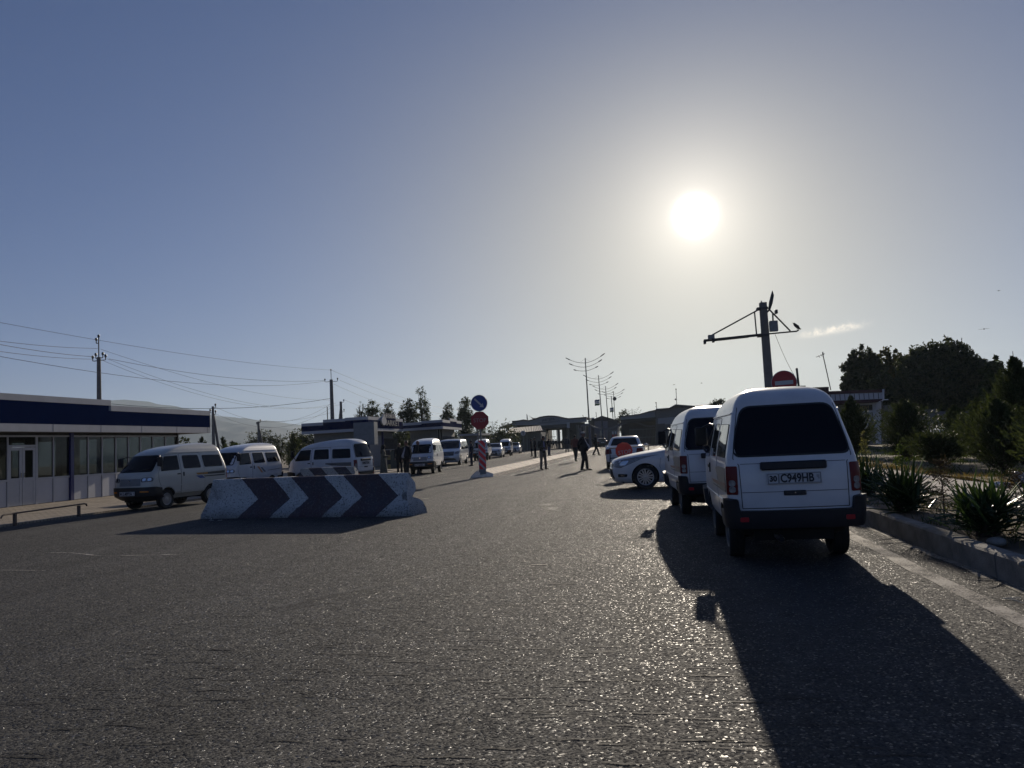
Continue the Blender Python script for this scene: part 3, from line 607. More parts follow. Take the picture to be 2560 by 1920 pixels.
# ---------------------------------------------------------------- other cars
SL = Shell([(.18, -1.95, 2.05, .72), (.26, -2.10, 2.14, .79), (.45, -2.17, 2.19, .845), (.62, -2.18, 2.17, .86), (.76, -2.17, 2.13, .86), (.84, -2.15, 2.0, .85), (.93, -2.10, 1.62, .835), (.99, -2.02, 1.22, .82), (1.03, -1.88, .96, .79), (1.05, -1.72, .86, .74)], Rr=.28, Rf=.42, br=.06, bf=.16)
SC = Shell([(.90, -1.72, 1.02, .79), (1.0, -1.60, .86, .775), (1.15, -1.38, .54, .735), (1.30, -1.12, .20, .67), (1.39, -.98, .02, .61), (1.435, -.84, -.10, .53), (1.455, -.72, -.20, .42)], Rr=.20, Rf=.24, br=.05, bf=.12)
def make_sedan(label, paint, grp=None, style='alloy', name='sedan', plates=('30', '716KBA')):
    root = empty(name, (0, 0, 0), 0, label, 'car', grp); AR = (1.30, -1.30)
    g = MB(); SL.mesh([.18, .22, .26, .34, .42, .52, .62, .69, .74, .78, .82, .86, .90, .93, .96, .99, 1.01, 1.03, 1.042, 1.05], g)
    b = g.build('body', [paint, m_under], root, smooth=34); cut_arches(b, AR, .86, .36)
    g = MB(); SC.mesh([.90, .95, 1.0, 1.08, 1.15, 1.23, 1.30, 1.35, 1.39, 1.415, 1.435, 1.447, 1.455], g); g.build('cabin', paint, root, smooth=40)
    EF, ER, LF, LR = SC.end(True), SC.end(False), SL.end(True), SL.end(False)
    def part(nm, specs, mats, par=root, depth=.012):
        g = MB()
        for pl, fn, off, *mi in specs: patch(g, pl, fn, off, depth, step=.08, mi=mi[0] if mi else 0)
        return g.build(nm, mats, par, smooth=35)
    part('windscreen', [(rpoly([(-.66, 1.0), (.66, 1.0), (.52, 1.38), (-.52, 1.38)], .06), EF, .004)], m_glass)
    part('rear_window', [(rpoly([(-.64, 1.03), (.64, 1.03), (.52, 1.36), (-.52, 1.36)], .07), ER, .004)], m_glass)
    for sg in (1, -1):
        S = SC.side(sg); B = SL.side(sg)
        part('side_window', [(rpoly([(-.20, 1.03), (.70, 1.0), (.17, 1.33), (-.20, 1.37)], .03), S, .004)], m_glass)
        part('side_window', [(rpoly([(-1.15, 1.08), (-.27, 1.03), (-.27, 1.37), (-.80, 1.36)], .03), S, .004)], m_glass)
        def ln(pts, w_=.004):
            g = MB()
            for a, c in zip(pts[:-1], pts[1:]):
                a = Vector(a); c = Vector(c); d = (c-a).normalized(); n_ = Vector((-d.y, d.x))*w_; patch(g, [a-n_, c-n_, c+n_, a+n_], B, .0015, .004, step=.15)
            return g.build('door', m_seam, root)
        d = ln([(.86, .96), (.92, .60), (.86, .28)]); ln([(-.24, .96), (-.24, .28), (.86, .28)]); ln([(-1.22, .93), (-1.0, .50), (-.80, .28), (-.24, .28)])
        g = MB(); patch(g, rpoly([(-.10, .80), (.10, .80), (.10, .835), (-.10, .835)], .01), B, .02, .02); g.build('door_handle', paint, d)
        part('headlight', [(rpoly([(sg*.46, .62), (sg*.80, .585), (sg*1.22, .74), (sg*1.50, .905), (sg*1.05, .87), (sg*.52, .76)], .03), LF, .006, 0)], [m_clear])
        hb = part('lamp_bowl', [(rpoly([(sg*.74, .65), (sg*.95, .66), (sg*1.02, .78), (sg*.78, .76)], .05), LF, .011)], m_chrome, [o for o in root.children if o.name.startswith('headlight')][-1])
        part('fog_lamp', [(rpoly([(sg*.66, .34), (sg*.95, .35), (sg*1.0, .42), (sg*.70, .43)], .03), LF, .004)], m_blk)
        part('fog_lens', [(rpoly([(sg*.78, .365), (sg*.90, .365), (sg*.90, .41), (sg*.78, .41)], .03), LF, .010)], m_chrome, [o for o in root.children if o.name.startswith('fog_lamp')][-1])
        part('tail_light', [(rpoly([(sg*.55, .70), (sg*.98, .66), (sg*1.0, .90), (sg*.58, .90)], .03), LR, .008)], m_red)
        g = MB(); c = Vector((.62, sg*.93, 1.0)); g.ball(c, (.07, .11, .07), 12); g.tube([(.66, sg*.78, .97), c], .02, 6); g.build('mirror', paint, root, smooth=50)
    part('grille', [(rpoly([(-.42, .60), (.42, .60), (.46, .70), (-.46, .70)], .02), LF, .006)], m_blk)
    part('grille', [(rpoly([(-.50, .30), (.50, .30), (.42, .55), (-.42, .55)], .04), LF, .006)], m_blk)
    g = MB()
    for z in (.62, .65, .68): g.tube([LF(a, z)+Vector((.012, 0, 0)) for a in (-.4, -.2, 0, .2, .4)], .006, 5)
    g.tube([LF(a, .575)+Vector((.012, 0, 0)) for a in (-.45, -.2, 0, .2, .45)], .014, 6); g.build('grille_bar', m_chrome, root)
    part('rear_bumper', [(rpoly([(-.95, .26), (.95, .26), (.95, .34), (-.95, .34)], .02), LR, .012)], m_blk)
    g = MB()
    for a, c in (((-.62, .60), (.62, .60)), ((-.62, .60), (-.64, .93)), ((.62, .60), (.64, .93))):
        a = Vector(a); c = Vector(c); d = (c-a).normalized(); n_ = Vector((-d.y, d.x))*.005; patch(g, [a-n_, c-n_, c+n_, a+n_], LR, .002, .004, step=.12)
    g.build('boot_lid', m_seam, root)
    plate(root, LF(0, .45).x+.02, .46, 1, *plates); plate(root, LR(0, .5).x-.02, .74, -1, *plates)
    g = MB(); g.box(-1.9, 1.9, -.6, .6, .16, .24); g.build('chassis', m_under, root)
    for ax in AR:
        for sg in (1, -1): wheel(root, ax, sg*.745, .33, .20, style, .225)
    return root
BL = Shell([(.22, -2.30, 2.40, .82), (.32, -2.42, 2.50, .89), (.55, -2.48, 2.54, .94), (.80, -2.50, 2.50, .955), (.98, -2.50, 2.34, .955), (1.08, -2.49, 2.05, .95), (1.16, -2.48, 1.80, .94), (1.3, -2.46, 1.50, .92), (1.6, -2.40, 1.0, .86), (1.76, -2.34, .66, .81), (1.84, -2.26, .40, .73), (1.89, -2.12, .12, .60), (1.905, -1.98, -.1, .48)], Rr=.16, Rf=.34, br=.05, bf=.16)
def make_bus(label, paint):
    root = empty('passenger_van', (0, 0, 0), 0, label, 'van'); AR = (1.60, -1.60)
    g = MB(); BL.mesh([.22, .28, .36, .48, .6, .7, .8, .9, .98, 1.03, 1.08, 1.12, 1.16, 1.22, 1.3, 1.4, 1.5, 1.6, 1.68, 1.76, 1.8, 1.84, 1.87, 1.89, 1.905], g)
    b = g.build('body', [paint, m_under], root, smooth=34); cut_arches(b, AR, .95, .39, .5)
    EF, ER = BL.end(True), BL.end(False)
    def part(nm, specs, mats, par=root, depth=.012):
        g = MB()
        for pl, fn, off, *mi in specs: patch(g, pl, fn, off, depth, step=.1, mi=mi[0] if mi else 0)
        return g.build(nm, mats, par, smooth=35)
    part('windscreen', [(rpoly([(-.84, 1.20), (.84, 1.20), (.74, 1.76), (-.74, 1.76)], .08), EF, .004)], m_glass)
    part('rear_window', [(rpoly([(-.78, 1.15), (.78, 1.15), (.70, 1.72), (-.70, 1.72)], .08), ER, .004)], m_glass)
    for sg in (1, -1):
        S = BL.side(sg)
        for w_ in ([(.55, 1.14), (1.35, 1.14), (.86, 1.66), (.55, 1.68)], [(-.65, 1.14), (.47, 1.14), (.47, 1.68), (-.65, 1.68)], [(-2.2, 1.14), (-.73, 1.14), (-.73, 1.68), (-2.12, 1.66)]): part('side_window', [(rpoly(w_, .05), S, .004)], m_glass)
        part('headlight', [(rpoly([(sg*.62, .80), (sg*.95, .82), (sg*1.22, 1.0), (sg*.98, 1.05), (sg*.66, .95)], .05), EF, .008)], m_clear)
        part('tail_light', [(rpoly([(sg*.80, .85), (sg*.98, .85), (sg*.95, 1.5), (sg*.82, 1.5)], .03), ER, .008)], m_red)
        part('side_trim', [([(-2.2, .98), (1.5, .98), (1.5, .995), (-2.2, .995)], S, .006)], paint)
        g = MB(); c = Vector((1.30, sg*1.06, 1.22)); g.ball(c, (.08, .12, .10), 12); g.tube([(1.35, sg*.93, 1.16), c], .025, 6); g.build('mirror', m_blk, root, smooth=50)
    gr = part('grille', [(rpoly([(-.55, .70), (.55, .70), (.60, .98), (-.60, .98)], .05), EF, .006)], m_blk)
    g = MB()
    for z in (.75, .80, .85, .90, .95): g.tube([EF(a, z)+Vector((.014, 0, 0)) for a in (-.52, -.25, 0, .25, .52)], .009, 5)
    g.build('grille_bar', m_chrome, gr)
    part('lower_intake', [(rpoly([(-.75, .36), (.75, .36), (.60, .52), (-.60, .52)], .04), EF, .006)], m_blk)
    plate(root, EF(0, .58).x+.02, .60, 1, '01', '542TKA'); g = MB(); g.box(-2.2, 2.2, -.6, .6, .2, .3); g.build('chassis', m_under, root)
    for ax in AR:
        for sg in (1, -1): wheel(root, ax, sg*.835, .34, .22, 'alloy', .23)
    return root
# ---------------------------------------------------------------- placing them
v = make_van('white minivan nearest the camera, seen from behind, number plate C949HB', m_white, 'steel', decal='r'); put(v, 1.435, 10.08, R(90))
v2 = make_van('white minivan parked ahead of the nearest one, half hidden behind it', m_white, 'steel', ('30', 'K304PA'), decal='r', far=True); put(v2, 1.04, 15.02, R(93.7))
vA = make_van('cream minivan with orange and blue side stripes beside the shop', m_beige, 'cap', ('30', 'L489YA'), decal='a'); put(vA, -14.3, 21.3, R(-90-8))
vB = make_van('white minivan with peach slash on its sliding door, behind the chevron barrier', m_white, 'steel', ('30', 'R219XB'), decal='b', far=True); put(vB, -15.35, 27.3, R(-90-5))
vC = make_van('white minivan turned away to the left in front of the blue kiosk', m_white, 'steel', ('30', 'M573DA'), decal='c', far=True); put(vC, -12.8, 29.5, R(167))
vD = make_van('white minivan first in the kerb row, two men in front of it', m_white, 'steel', ('30', 'T660EA'), far=True); hd = R(-90+5)
put(vD, -11.9, 40.2, hd)
for x, y, lb in ((-14.75, 67.4, 'white minivan partly hidden by the striped sign post'), (-15.7, 84.0, 'white minivan between the two sedans of the kerb row')):
    c = copy_tree(vD); c['label'] = lb; put(c, x, y, hd)
bus = make_bus('large pearl white passenger van with black grille, second in the kerb row', m_silver); put(bus, -14.6, 56.0, hd)
cob = make_sedan('white sedan crossing the lane, only its nose out from behind the minivan', m_white, name='sedan'); put(cob, 1.06, 21.75, R(180+5))
sg_ = make_sedan('light silver sedan in the kerb row just right of the striped sign', m_silver, 'parked sedans', plates=('30', '204HCA')); put(sg_, -15.4, 76.3, hd)
for x, y, a, lb in ((-17.3, 98.5, hd, 'light silver sedan last in the kerb row, beside the corrugated shed'), (-19.2, 109, hd, 'sedan of which only the roof shows behind the last car of the row'), (-1.12, 36.9, R(90-1), 'white sedan seen from behind, red round stop board in front of it'), (11.9, 31.5, R(200), 'white car mostly hidden behind the conifers'), (-7.9, 128, R(100), 'dark car far away by the gate, right of the lamp post')):
    c = copy_tree(sg_); c['label'] = lb; put(c, x, y, a, .2 if x > 5 else 0)
    if y > 120:
        dk = mat('dark_car_paint', (.02, .022, .028), .3, var=.05, coat=.5)
        for ch in c.children:
            if ch.name.split('.')[0] in ('body', 'cabin'): ch.data = ch.data.copy(); ch.data.materials[0] = dk
    if abs(y-36.9) < .1 or x > 5:
        for ch in c.children:
            if ch.name.split('.')[0] in ('body', 'cabin'): ch.data = ch.data.copy(); ch.data.materials[0] = m_white
# ================================================================ BARRIERS, ISLAND, SIGNS
def atx(px, py, X):
    d = ray(px, py); t = X/d.x; return Vector((X, d.y*t, HC+d.z*t))
def chevron_mat(name, period, dark_w, x_off, slope, base_white, base_dark):
    m, n, b, N, L = node_mat(name); tc = N('ShaderNodeTexCoord').outputs['Object']
    s = N('ShaderNodeSeparateXYZ'); L(tc, s.inputs[0])
    zz = nmath(N, L, 'ABSOLUTE', nmath(N, L, 'SUBTRACT', s.outputs['Z'], .41)) if slope > 0 else nmath(N, L, 'SUBTRACT', s.outputs['Z'], .43)
    wob = nmath(N, L, 'MULTIPLY', nmath(N, L, 'SUBTRACT', ntex(N, L, tc, 9, 4, .6).outputs[0], .5), .05)
    u = nmath(N, L, 'ADD', nmath(N, L, 'ADD', s.outputs['X'], nmath(N, L, 'MULTIPLY', zz, abs(slope))), wob)
    f = nmath(N, L, 'FRACT', nmath(N, L, 'DIVIDE', nmath(N, L, 'ADD', u, x_off), period)); isd = nmath(N, L, 'MULTIPLY', nmath(N, L, 'LESS_THAN', f, dark_w/period), nmath(N, L, 'MULTIPLY', nmath(N, L, 'LESS_THAN', u, 2.6), nmath(N, L, 'GREATER_THAN', u, -1.45 if slope > 0 else -9.)))
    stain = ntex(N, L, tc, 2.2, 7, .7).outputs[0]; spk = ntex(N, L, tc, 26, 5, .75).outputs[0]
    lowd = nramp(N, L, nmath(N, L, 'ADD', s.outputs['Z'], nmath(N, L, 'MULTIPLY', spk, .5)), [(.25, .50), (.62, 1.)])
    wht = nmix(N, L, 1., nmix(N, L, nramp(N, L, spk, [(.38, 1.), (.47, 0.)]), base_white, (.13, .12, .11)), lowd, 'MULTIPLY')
    drk = nmix(N, L, nramp(N, L, stain, [(.40, 0.), (.6, 1.)]), base_dark, (.075, .045, .055)); drk = nmix(N, L, nramp(N, L, spk, [(.54, 0.), (.64, .8)]), drk, (.19, .18, .17))
    c = nmix(N, L, isd, wht, drk); c = nmix(N, L, nramp(N, L, nmath(N, L, 'MULTIPLY', stain, spk), [(.29, 0.), (.38, .75)]), c, (.11, .10, .09)); L(c, b.inputs['Base Color']); b.inputs['Roughness'].default_value = .85
    bp = N('ShaderNodeBump'); bp.inputs['Distance'].default_value = .012; bp.inputs['Strength'].default_value = .7; L(spk, bp.inputs['Height']); L(bp.outputs[0], b.inputs['Normal']); return m
def jersey(label, L_, h, m, loc, rz, seed, broken):
    random.seed(seed); g = MB(); nx = int(L_/.05); prof = [(-.34, 0), (-.34, .10), (-.30, .16), (-.20, .36), (-.16, .50), (-.13, .70), (-.11, h-.02), (-.07, h), (.07, h), (.11, h-.02), (.13, .70), (.16, .50), (.20, .36), (.30, .16), (.34, .10), (.34, 0)]
    # subdivide the profile
    pf = []
    for a, b in zip(prof[:-1], prof[1:]):
        n_ = max(1, int(math.dist(a, b)/.05)); pf += [(a[0]+(b[0]-a[0])*k/n_, a[1]+(b[1]-a[1])*k/n_) for k in range(n_)]
    pf.append(prof[-1]); n = len(pf); vs = []
    from mathutils import noise
    for i in range(nx+1):
        t = i/nx; x = -L_/2+L_*t
        for (y, z) in pf:
            e = L_/2-abs(x); sgn = 1 if x > 0 else -1; xx = x; yy = y; zz = z
            if e < .25: xx -= sgn*(.27*(z/h))*(1-e/.25)*(.7 if sgn < 0 else .85)      # splayed ends
            q = noise.noise(Vector((x*2.2, y*3, z*3))*1.6)
            if broken and sgn > 0 and e < .5:
                k = (1-e/.5); xx += -.16*k*max(0, q+.25)+.07*k*noise.noise(Vector((z*9, y*8, 3))); 
                if z > .30: xx -= .05*k*max(0, math.sin(z*7)); 
                if .34 < z < .48: xx -= .13*k
                yy *= 1-.25*k*abs(q); zz -= .05*k*max(0, q)*(z > .7)
            q2 = noise.noise(Vector((x*7, y*9+seed, z*9)))*.008; vs.append((xx, yy+q2, max(zz, 0)+(q2 if z > .05 else 0)))
    fs = [(i*n+k, i*n+k+1, (i+1)*n+k+1, (i+1)*n+k) for i in range(nx) for k in range(n-1)]; fs.append(tuple(range(n))); fs.append(tuple(range(nx*n, nx*n+n))[::-1])
    g.add(vs, fs); o = g.build('concrete_barrier', m, smooth=50); o.location = loc; o.rotation_euler.z = rz; return tag(o, label, 'road barrier', 'chevron painted concrete barriers')
pL, pR = Vector((-10.27, 16.75, 0)), Vector((-4.81, 15.68, 0)); c_ = (pL+pR)/2; az = math.atan2(pR.y-pL.y, pR.x-pL.x)
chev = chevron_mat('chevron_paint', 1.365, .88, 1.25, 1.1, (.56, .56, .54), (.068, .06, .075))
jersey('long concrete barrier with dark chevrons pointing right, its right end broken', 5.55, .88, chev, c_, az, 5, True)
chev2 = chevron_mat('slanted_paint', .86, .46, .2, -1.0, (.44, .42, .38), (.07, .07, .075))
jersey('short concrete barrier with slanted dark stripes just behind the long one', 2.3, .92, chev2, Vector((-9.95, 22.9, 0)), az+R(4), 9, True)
for k, (px, py) in enumerate(((529, 1301), (550, 1301), (528, 1298))):
    g = MB(); g.box(-.05, .05, -.015, .015, 0, .006, bev=.002); o = g.build('litter_scrap', m_plate); o.location = on(px, py, .006); o.rotation_euler.z = k; tag(o, ('white paper scrap left of the long barrier foot', 'white paper scrap right beside another at the barrier foot', 'tiny paper scrap touching the barrier foot')[k], 'litter')
# kerb blocks of the traffic island
m_isl = mat('island_concrete', (.80, .69, .54), .85, spec=.15, var=.25, vs=5, bump=.6, bs=40)
y = 32.6; i = 0; names = []
while y < 104:
    ln = 2.35; g = MB(); hh = .30
    prof = [(-.52, 0), (-.52, .06), (-.30, hh-.02), (-.27, hh), (.0, hh), (.03, hh-.02), (.45, .13), (.47, 0)]
    if i == 0:
        n = len(prof); a = [(x*1.0, -.36*(1-z/hh*0)+.30*(z/hh), z) for x, z in prof]; b = [(x, ln-.02, z) for x, z in prof]
        g.add(a+b, [tuple(range(n))[::-1], tuple(range(n, 2*n))]+[(k, (k+1) % n, n+(k+1) % n, n+k) for k in range(n)])
    else: g.prism(prof, 'y', .025, ln-.025)
    o = g.build('island_block', m_isl, smooth=0); o.location = (-7.1+random.uniform(-.015, .015), y, random.uniform(-.008, .008)); o.rotation_euler.z = random.uniform(-.006, .006)
    tag(o, 'end block of the traffic island carrying the stop sign post' if i == 0 else ('pale sloped island block next to the striped sign post' if i < 3 else 'pale sloped island block behind the man with the phone' if i < 8 else 'pale sloped island block beside the heavy man' if i < 14 else 'far pale sloped island block near the tallest street lamp'), 'kerb block', 'sloped blocks of the traffic island'); y += ln; i += 1
# signs ------------------------------------------------------------------
m_sblue = mat('sign_blue', (.008, .035, .22), .35, var=.05); m_sred = mat('sign_red', (.33, .012, .016), .4, var=.06); m_swht = mat('sign_white', (.42, .43, .44), .4, var=.05)
m_galv = mat('galvanised', (.18, .19, .20), .5, metal=.4, var=.15, vs=12); m_hzred = mat('hazard_red', (.72, .03, .035), .4, var=.06)
BF = Matrix(((1, 0, 0, 0), (0, 0, 1, 0), (0, 1, 0, 0), (0, 0, 0, 1)))      # text facing -y
Ysg = 32.45
root = empty('road_sign', (at(1205, 1188, Ysg).x, Ysg, .0), R(6), 'post with blue arrow disc over red STOP octagon and striped board', 'road sign')
s_ = 1923/Ysg/.985/1.0
zb = at(1198, 1008, Ysg).z; zo = at(1200, 1051, Ysg).z; z1 = at(1210, 1173, Ysg).z; z2 = at(1205, 1101, Ysg).z; xb = at(1198, 1008, Ysg).x-root.location.x; xo = at(1200, 1051, Ysg).x-root.location.x; xh = at(1206, 1137, Ysg).x-root.location.x
g = MB(); g.tube([(xh*.6, 0, .1), (xo, 0, zo), (xb, 0, zb+.2)], .035, 10); g.build('pole', m_galv, root, smooth=40)
g = MB(); g.tube([(xh-.16, .04, .1), (xo-.12, .04, zo)], .025, 8); g.build('pole', m_galv, root, smooth=40)
def disc(name, x, z, r, mt, y=-.06, n=40, thick=.012, par=root, ang=0):
    g = MB(); g.prism([(x+r*math.cos(2*PI*k/n+ang), z+r*math.sin(2*PI*k/n+ang)) for k in range(n)], 'y', y, y+thick); return g.build(name, mt, par, smooth=30 if n > 20 else 0)
rb = .36; dd = disc('blue_disc', xb, zb, rb, m_sblue)
g = MB(); n = 48; pp = [(xb+rb*math.cos(2*PI*k/n), zb+rb*math.sin(2*PI*k/n)) for k in range(n)]; qq = [(xb+(rb-.022)*math.cos(2*PI*k/n), zb+(rb-.022)*math.sin(2*PI*k/n)) for k in range(n)]
g.add([(a, -.063, b) for a, b in pp]+[(a, -.063, b) for a, b in qq], [(k, (k+1) % n, n+(k+1) % n, n+k) for k in range(n)]); g.build('disc_edge', m_swht, dd, fix=False)
def arrow2d(L_, w_, hw, hl): return [(-L_/2, -w_/2), (L_/2-hl, -w_/2), (L_/2-hl, -hw/2), (L_/2, 0), (L_/2-hl, hw/2), (L_/2-hl, w_/2), (-L_/2, w_/2)]
g = MB(); a = R(-45); g.prism([(xb+p*math.cos(a)-q*math.sin(a), zb+p*math.sin(a)+q*math.cos(a)) for p, q in arrow2d(.54, .075, .21, .15)], 'y', -.067, -.0605); g.build('arrow', m_swht, dd)
oc = disc('stop_octagon', xo, zo, .405, m_sred, -.08, 8, .012, ang=PI/8)
g = MB(); g.text('STOP', .235, .002, Matrix.Translation((xo, -.083, zo-.005)) @ BF); g.build('stop_lettering', mat('stop_letter', (.34, .20, .20), .4, var=0), oc, fix=False)
hz = MB(); hw = .155; hz.box(xh-hw, xh+hw, -.10, -.085, z1, z2); hzo = hz.build('striped_board', m_swht, root)
g = MB(); hgt = z2-z1; k = -2
for k in range(-1, 5):
    b0 = z1+k*.295+.02; pl = [(xh-hw+.012, b0+.31), (xh+hw-.004, b0), (xh+hw-.004, b0+.19), (xh-hw+.012, b0+.50)]
    lo, hi = z1+.005, z2-.005; out = []
    for i_ in range(4):
        p, q = pl[i_], pl[(i_+1) % 4]; out.append((p[0], p[1]))
    # clip to the board
    def clip(poly, z, keep_above):
        res = []
        for i_ in range(len(poly)):
            p, q = poly[i_], poly[(i_+1) % len(poly)]; ip = (p[1] >= z) == keep_above; iq = (q[1] >= z) == keep_above
            if ip: res.append(p)
            if ip != iq: t = (z-p[1])/(q[1]-p[1]); res.append((p[0]+(q[0]-p[0])*t, z))
        return res
    out = clip(clip(out, lo, True), hi, False) if len(out) > 2 else out
    if len(out) > 2: g.prism(out, 'y', -.104, -.1005)
g.build('red_stripes', m_hzred, hzo)
g = MB(); g.box(xh-.13, xh+.13, -.095, -.05, .05, z1); g.build('board_foot', m_galv, root)
# no entry sign behind the near minivan
Yn = 22.; c = at(1960, 957, Yn); root2 = empty('road_sign', (c.x, Yn, .15), R(-8), 'round red no entry sign with white bar behind the nearest minivan', 'road sign')
disc('red_disc', 0, c.z-.15, .335, m_sred, -.06, 44, .012, root2); g = MB(); g.prism([(-.235, c.z-.21), (.235, c.z-.20), (.235, c.z-.09), (-.235, c.z-.10)], 'y', -.066, -.0605); g.build('white_bar', m_swht, root2)
n = 48; g = MB(); r0 = .335; z0 = c.z-.15; g.add([(r0*math.cos(2*PI*k/n), -.063, z0+r0*math.sin(2*PI*k/n)) for k in range(n)]+[((r0-.014)*math.cos(2*PI*k/n), -.063, z0+(r0-.014)*math.sin(2*PI*k/n)) for k in range(n)], [(k, (k+1) % n, n+(k+1) % n, n+k) for k in range(n)]); g.build('disc_edge', m_swht, root2, fix=False)
g = MB(); g.tube([(0, 0, 0), (0, 0, c.z+.1)], .03, 10); g.build('pole', m_galv, root2, smooth=40)
# small round sign on the far side of the row
Y3 = 96.; c = at(1308, 1083, Y3); root3 = empty('road_sign', (c.x, Y3, 0), 0, 'small pale round sign with dark arrow in front of the shed', 'road sign'); disc('pale_disc', 0, c.z, .32, m_swht, -.05, 30, .012, root3)
g = MB(); g.prism([(-.03, c.z-.2), (.03, c.z-.2), (.03, c.z+.05), (.12, c.z+.05), (0, c.z+.2), (-.12, c.z+.05), (-.03, c.z+.05)], 'y', -.056, -.051); g.build('arrow', m_ink, root3); g = MB(); g.tube([(0, 0, 0), (0, 0, c.z+.1)], .03, 8); g.build('pole', m_galv, root3)
# movable pipe barrier with a round STOP board
Yb = 27.; A, B = at(1524, 1121, Yb), at(1621, 1117, Yb); rt = empty('pipe_barrier', (A.x, Yb, 0), 0, 'dark pipe road barrier with a red round STOP board and striped rail', 'road barrier')
X = B.x-A.x; g = MB(); zt = A.z; g.tube([(0, 0, 0), (0, 0, zt), (X, 0, zt+.03), (X, 0, 0)], .022, 8); g.tube([(0, 0, zt-.34), (X, 0, zt-.32)], .018, 8)
for xx in (0, X): g.tube([(xx, -.3, .02), (xx, .3, .02)], .022, 8)
g.build('frame', m_blk, rt, smooth=40)
c = at(1560, 1127, Yb); x0 = c.x-A.x; m_or = mat('board_red', (.62, .035, .02), .45, var=.08); so_ = disc('stop_board', x0, c.z, .30, m_or, -.05, 11, .012, rt)
g = MB(); g.text('STOP', .19, .002, Matrix.Translation((x0+.02, -.053, c.z-.05)) @ BF @ Matrix.Rotation(R(6), 4, 'Z')); g.build('stop_lettering', m_swht, so_, fix=False)
g = MB(); c2 = at(1553, 1138, Yb); g.prism([(c2.x-A.x, c2.z-.12), (c2.x-A.x+.70, c2.z-.03), (c2.x-A.x+.70, c2.z+.08), (c2.x-A.x, c2.z)], 'y', -.075, -.06); g.build('striped_rail', mat('rail_beige', (.36, .33, .25), .6), rt)
# bent pipe rail on the forecourt edge
a, b = on(37, 1315, .04), on(197, 1291, .04); rr_ = empty('pipe_rail', (a.x, a.y, .04), math.atan2(b.y-a.y, b.x-a.x), 'low bent pipe rail on the paving edge at far left', 'rail'); Lr = (b-a).length
g = MB(); g.tube([(-.42, 0, .22), (-.38, 0, .27), (-.30, 0, .29), (Lr+.22, 0, .31), (Lr+.30, 0, .29), (Lr+.32, 0, .24)], .02, 10); g.build('rail', mat('rusty_pipe', (.10, .065, .05), .6, var=.3, vs=20), rr_, smooth=50)
for xx in (0, Lr): g = MB(); g.box(xx-.03, xx+.03, -.03, .03, 0, .28); g.build('post', MATS['rusty_pipe'], rr_)
# ================================================================ BUILDINGS
m_fw = mat('fascia_white', (.42, .43, .45), .7, spec=.1, var=.08, vs=1.5); m_fb = mat('fascia_blue', (.006, .014, .055), .9, var=.06, vs=2, spec=0)
m_wallw = mat('panel_white', (.46, .47, .50), .5, var=.08, vs=1.2); m_frame = mat('window_frame', (.42, .43, .45), .4, var=.05); m_bluecol = mat('column_blue', (.012, .018, .12), .4)
m_dark = mat('dark_interior', (.035, .035, .035), .8, var=.2); m_wallg = mat('grey_render', (.15, .15, .14), .85, var=.15, vs=1, bump=.3); m_roof = mat('roof_sheet', (.12, .12, .12), .7, var=.2)
def glass_mat(name, tr=.72, tint=(.5, .55, .55)):
    m, n, b, N, L = node_mat(name); b.inputs['Base Color'].default_value = (.01, .012, .013, 1); b.inputs['Roughness'].default_value = .03; b.inputs['Specular IOR Level'].default_value = .9
    t = N('ShaderNodeBsdfTransparent'); t.inputs[0].default_value = (*tint, 1); mx = N('ShaderNodeMixShader'); mx.inputs[0].default_value = 1-tr; L(t.outputs[0], mx.inputs[1]); L(b.outputs[0], mx.inputs[2]); L(mx.outputs[0], n.nodes['Material Output'].inputs[0]); return m
m_win = glass_mat('shop_glass')
# --- long shop on the left ------------------------------------------------
XW, XF = -21.7, -21.0
Yw = [atx(p, 1150, XW).y for p in (-60, 16, 90, 131, 172, 180, 218, 253, 287, 319, 349, 380, 412, 441)]
y_end = Yw[-1]; yf_end = atx(525, 1050, XF).y; zbot = atx(262, 1080.5, XF).z
shop = empty('shop_building', (XW, 20, .045), 0, 'long glazed shop at far left under a stepped blue and white fascia', 'shop'); OX, OY, OZ = XW, 20, .045
def sp(g, nm, m, par=shop, **k): return g.build(nm, m, par, **k)
Y0 = 9.0-OY
g = MB(); g.box(-8.79, -8.75, Y0, y_end-OY, 0, zbot); sp(g, 'inner_wall', mat('inner_wall', (.5, .48, .42), .9, var=.2, vs=.8))
g = MB(); g.box(-9, -8.8, Y0, y_end-OY, 0, zbot); g.box(-9, 0, Y0-.1, Y0, 0, zbot); g.box(-8.8, -.05, y_end-OY-.0, y_end-OY+.15, 0, .9); sp(g, 'wall', m_wallg)
g = MB(); g.box(-9, 0, Y0, y_end-OY, -.02, .02); sp(g, 'floor', m_conc2)
g = MB(); g.box(-9.3, .68, Y0-.3, yf_end-OY-.02, zbot-.04, zbot+.10); sp(g, 'roof', m_roof)
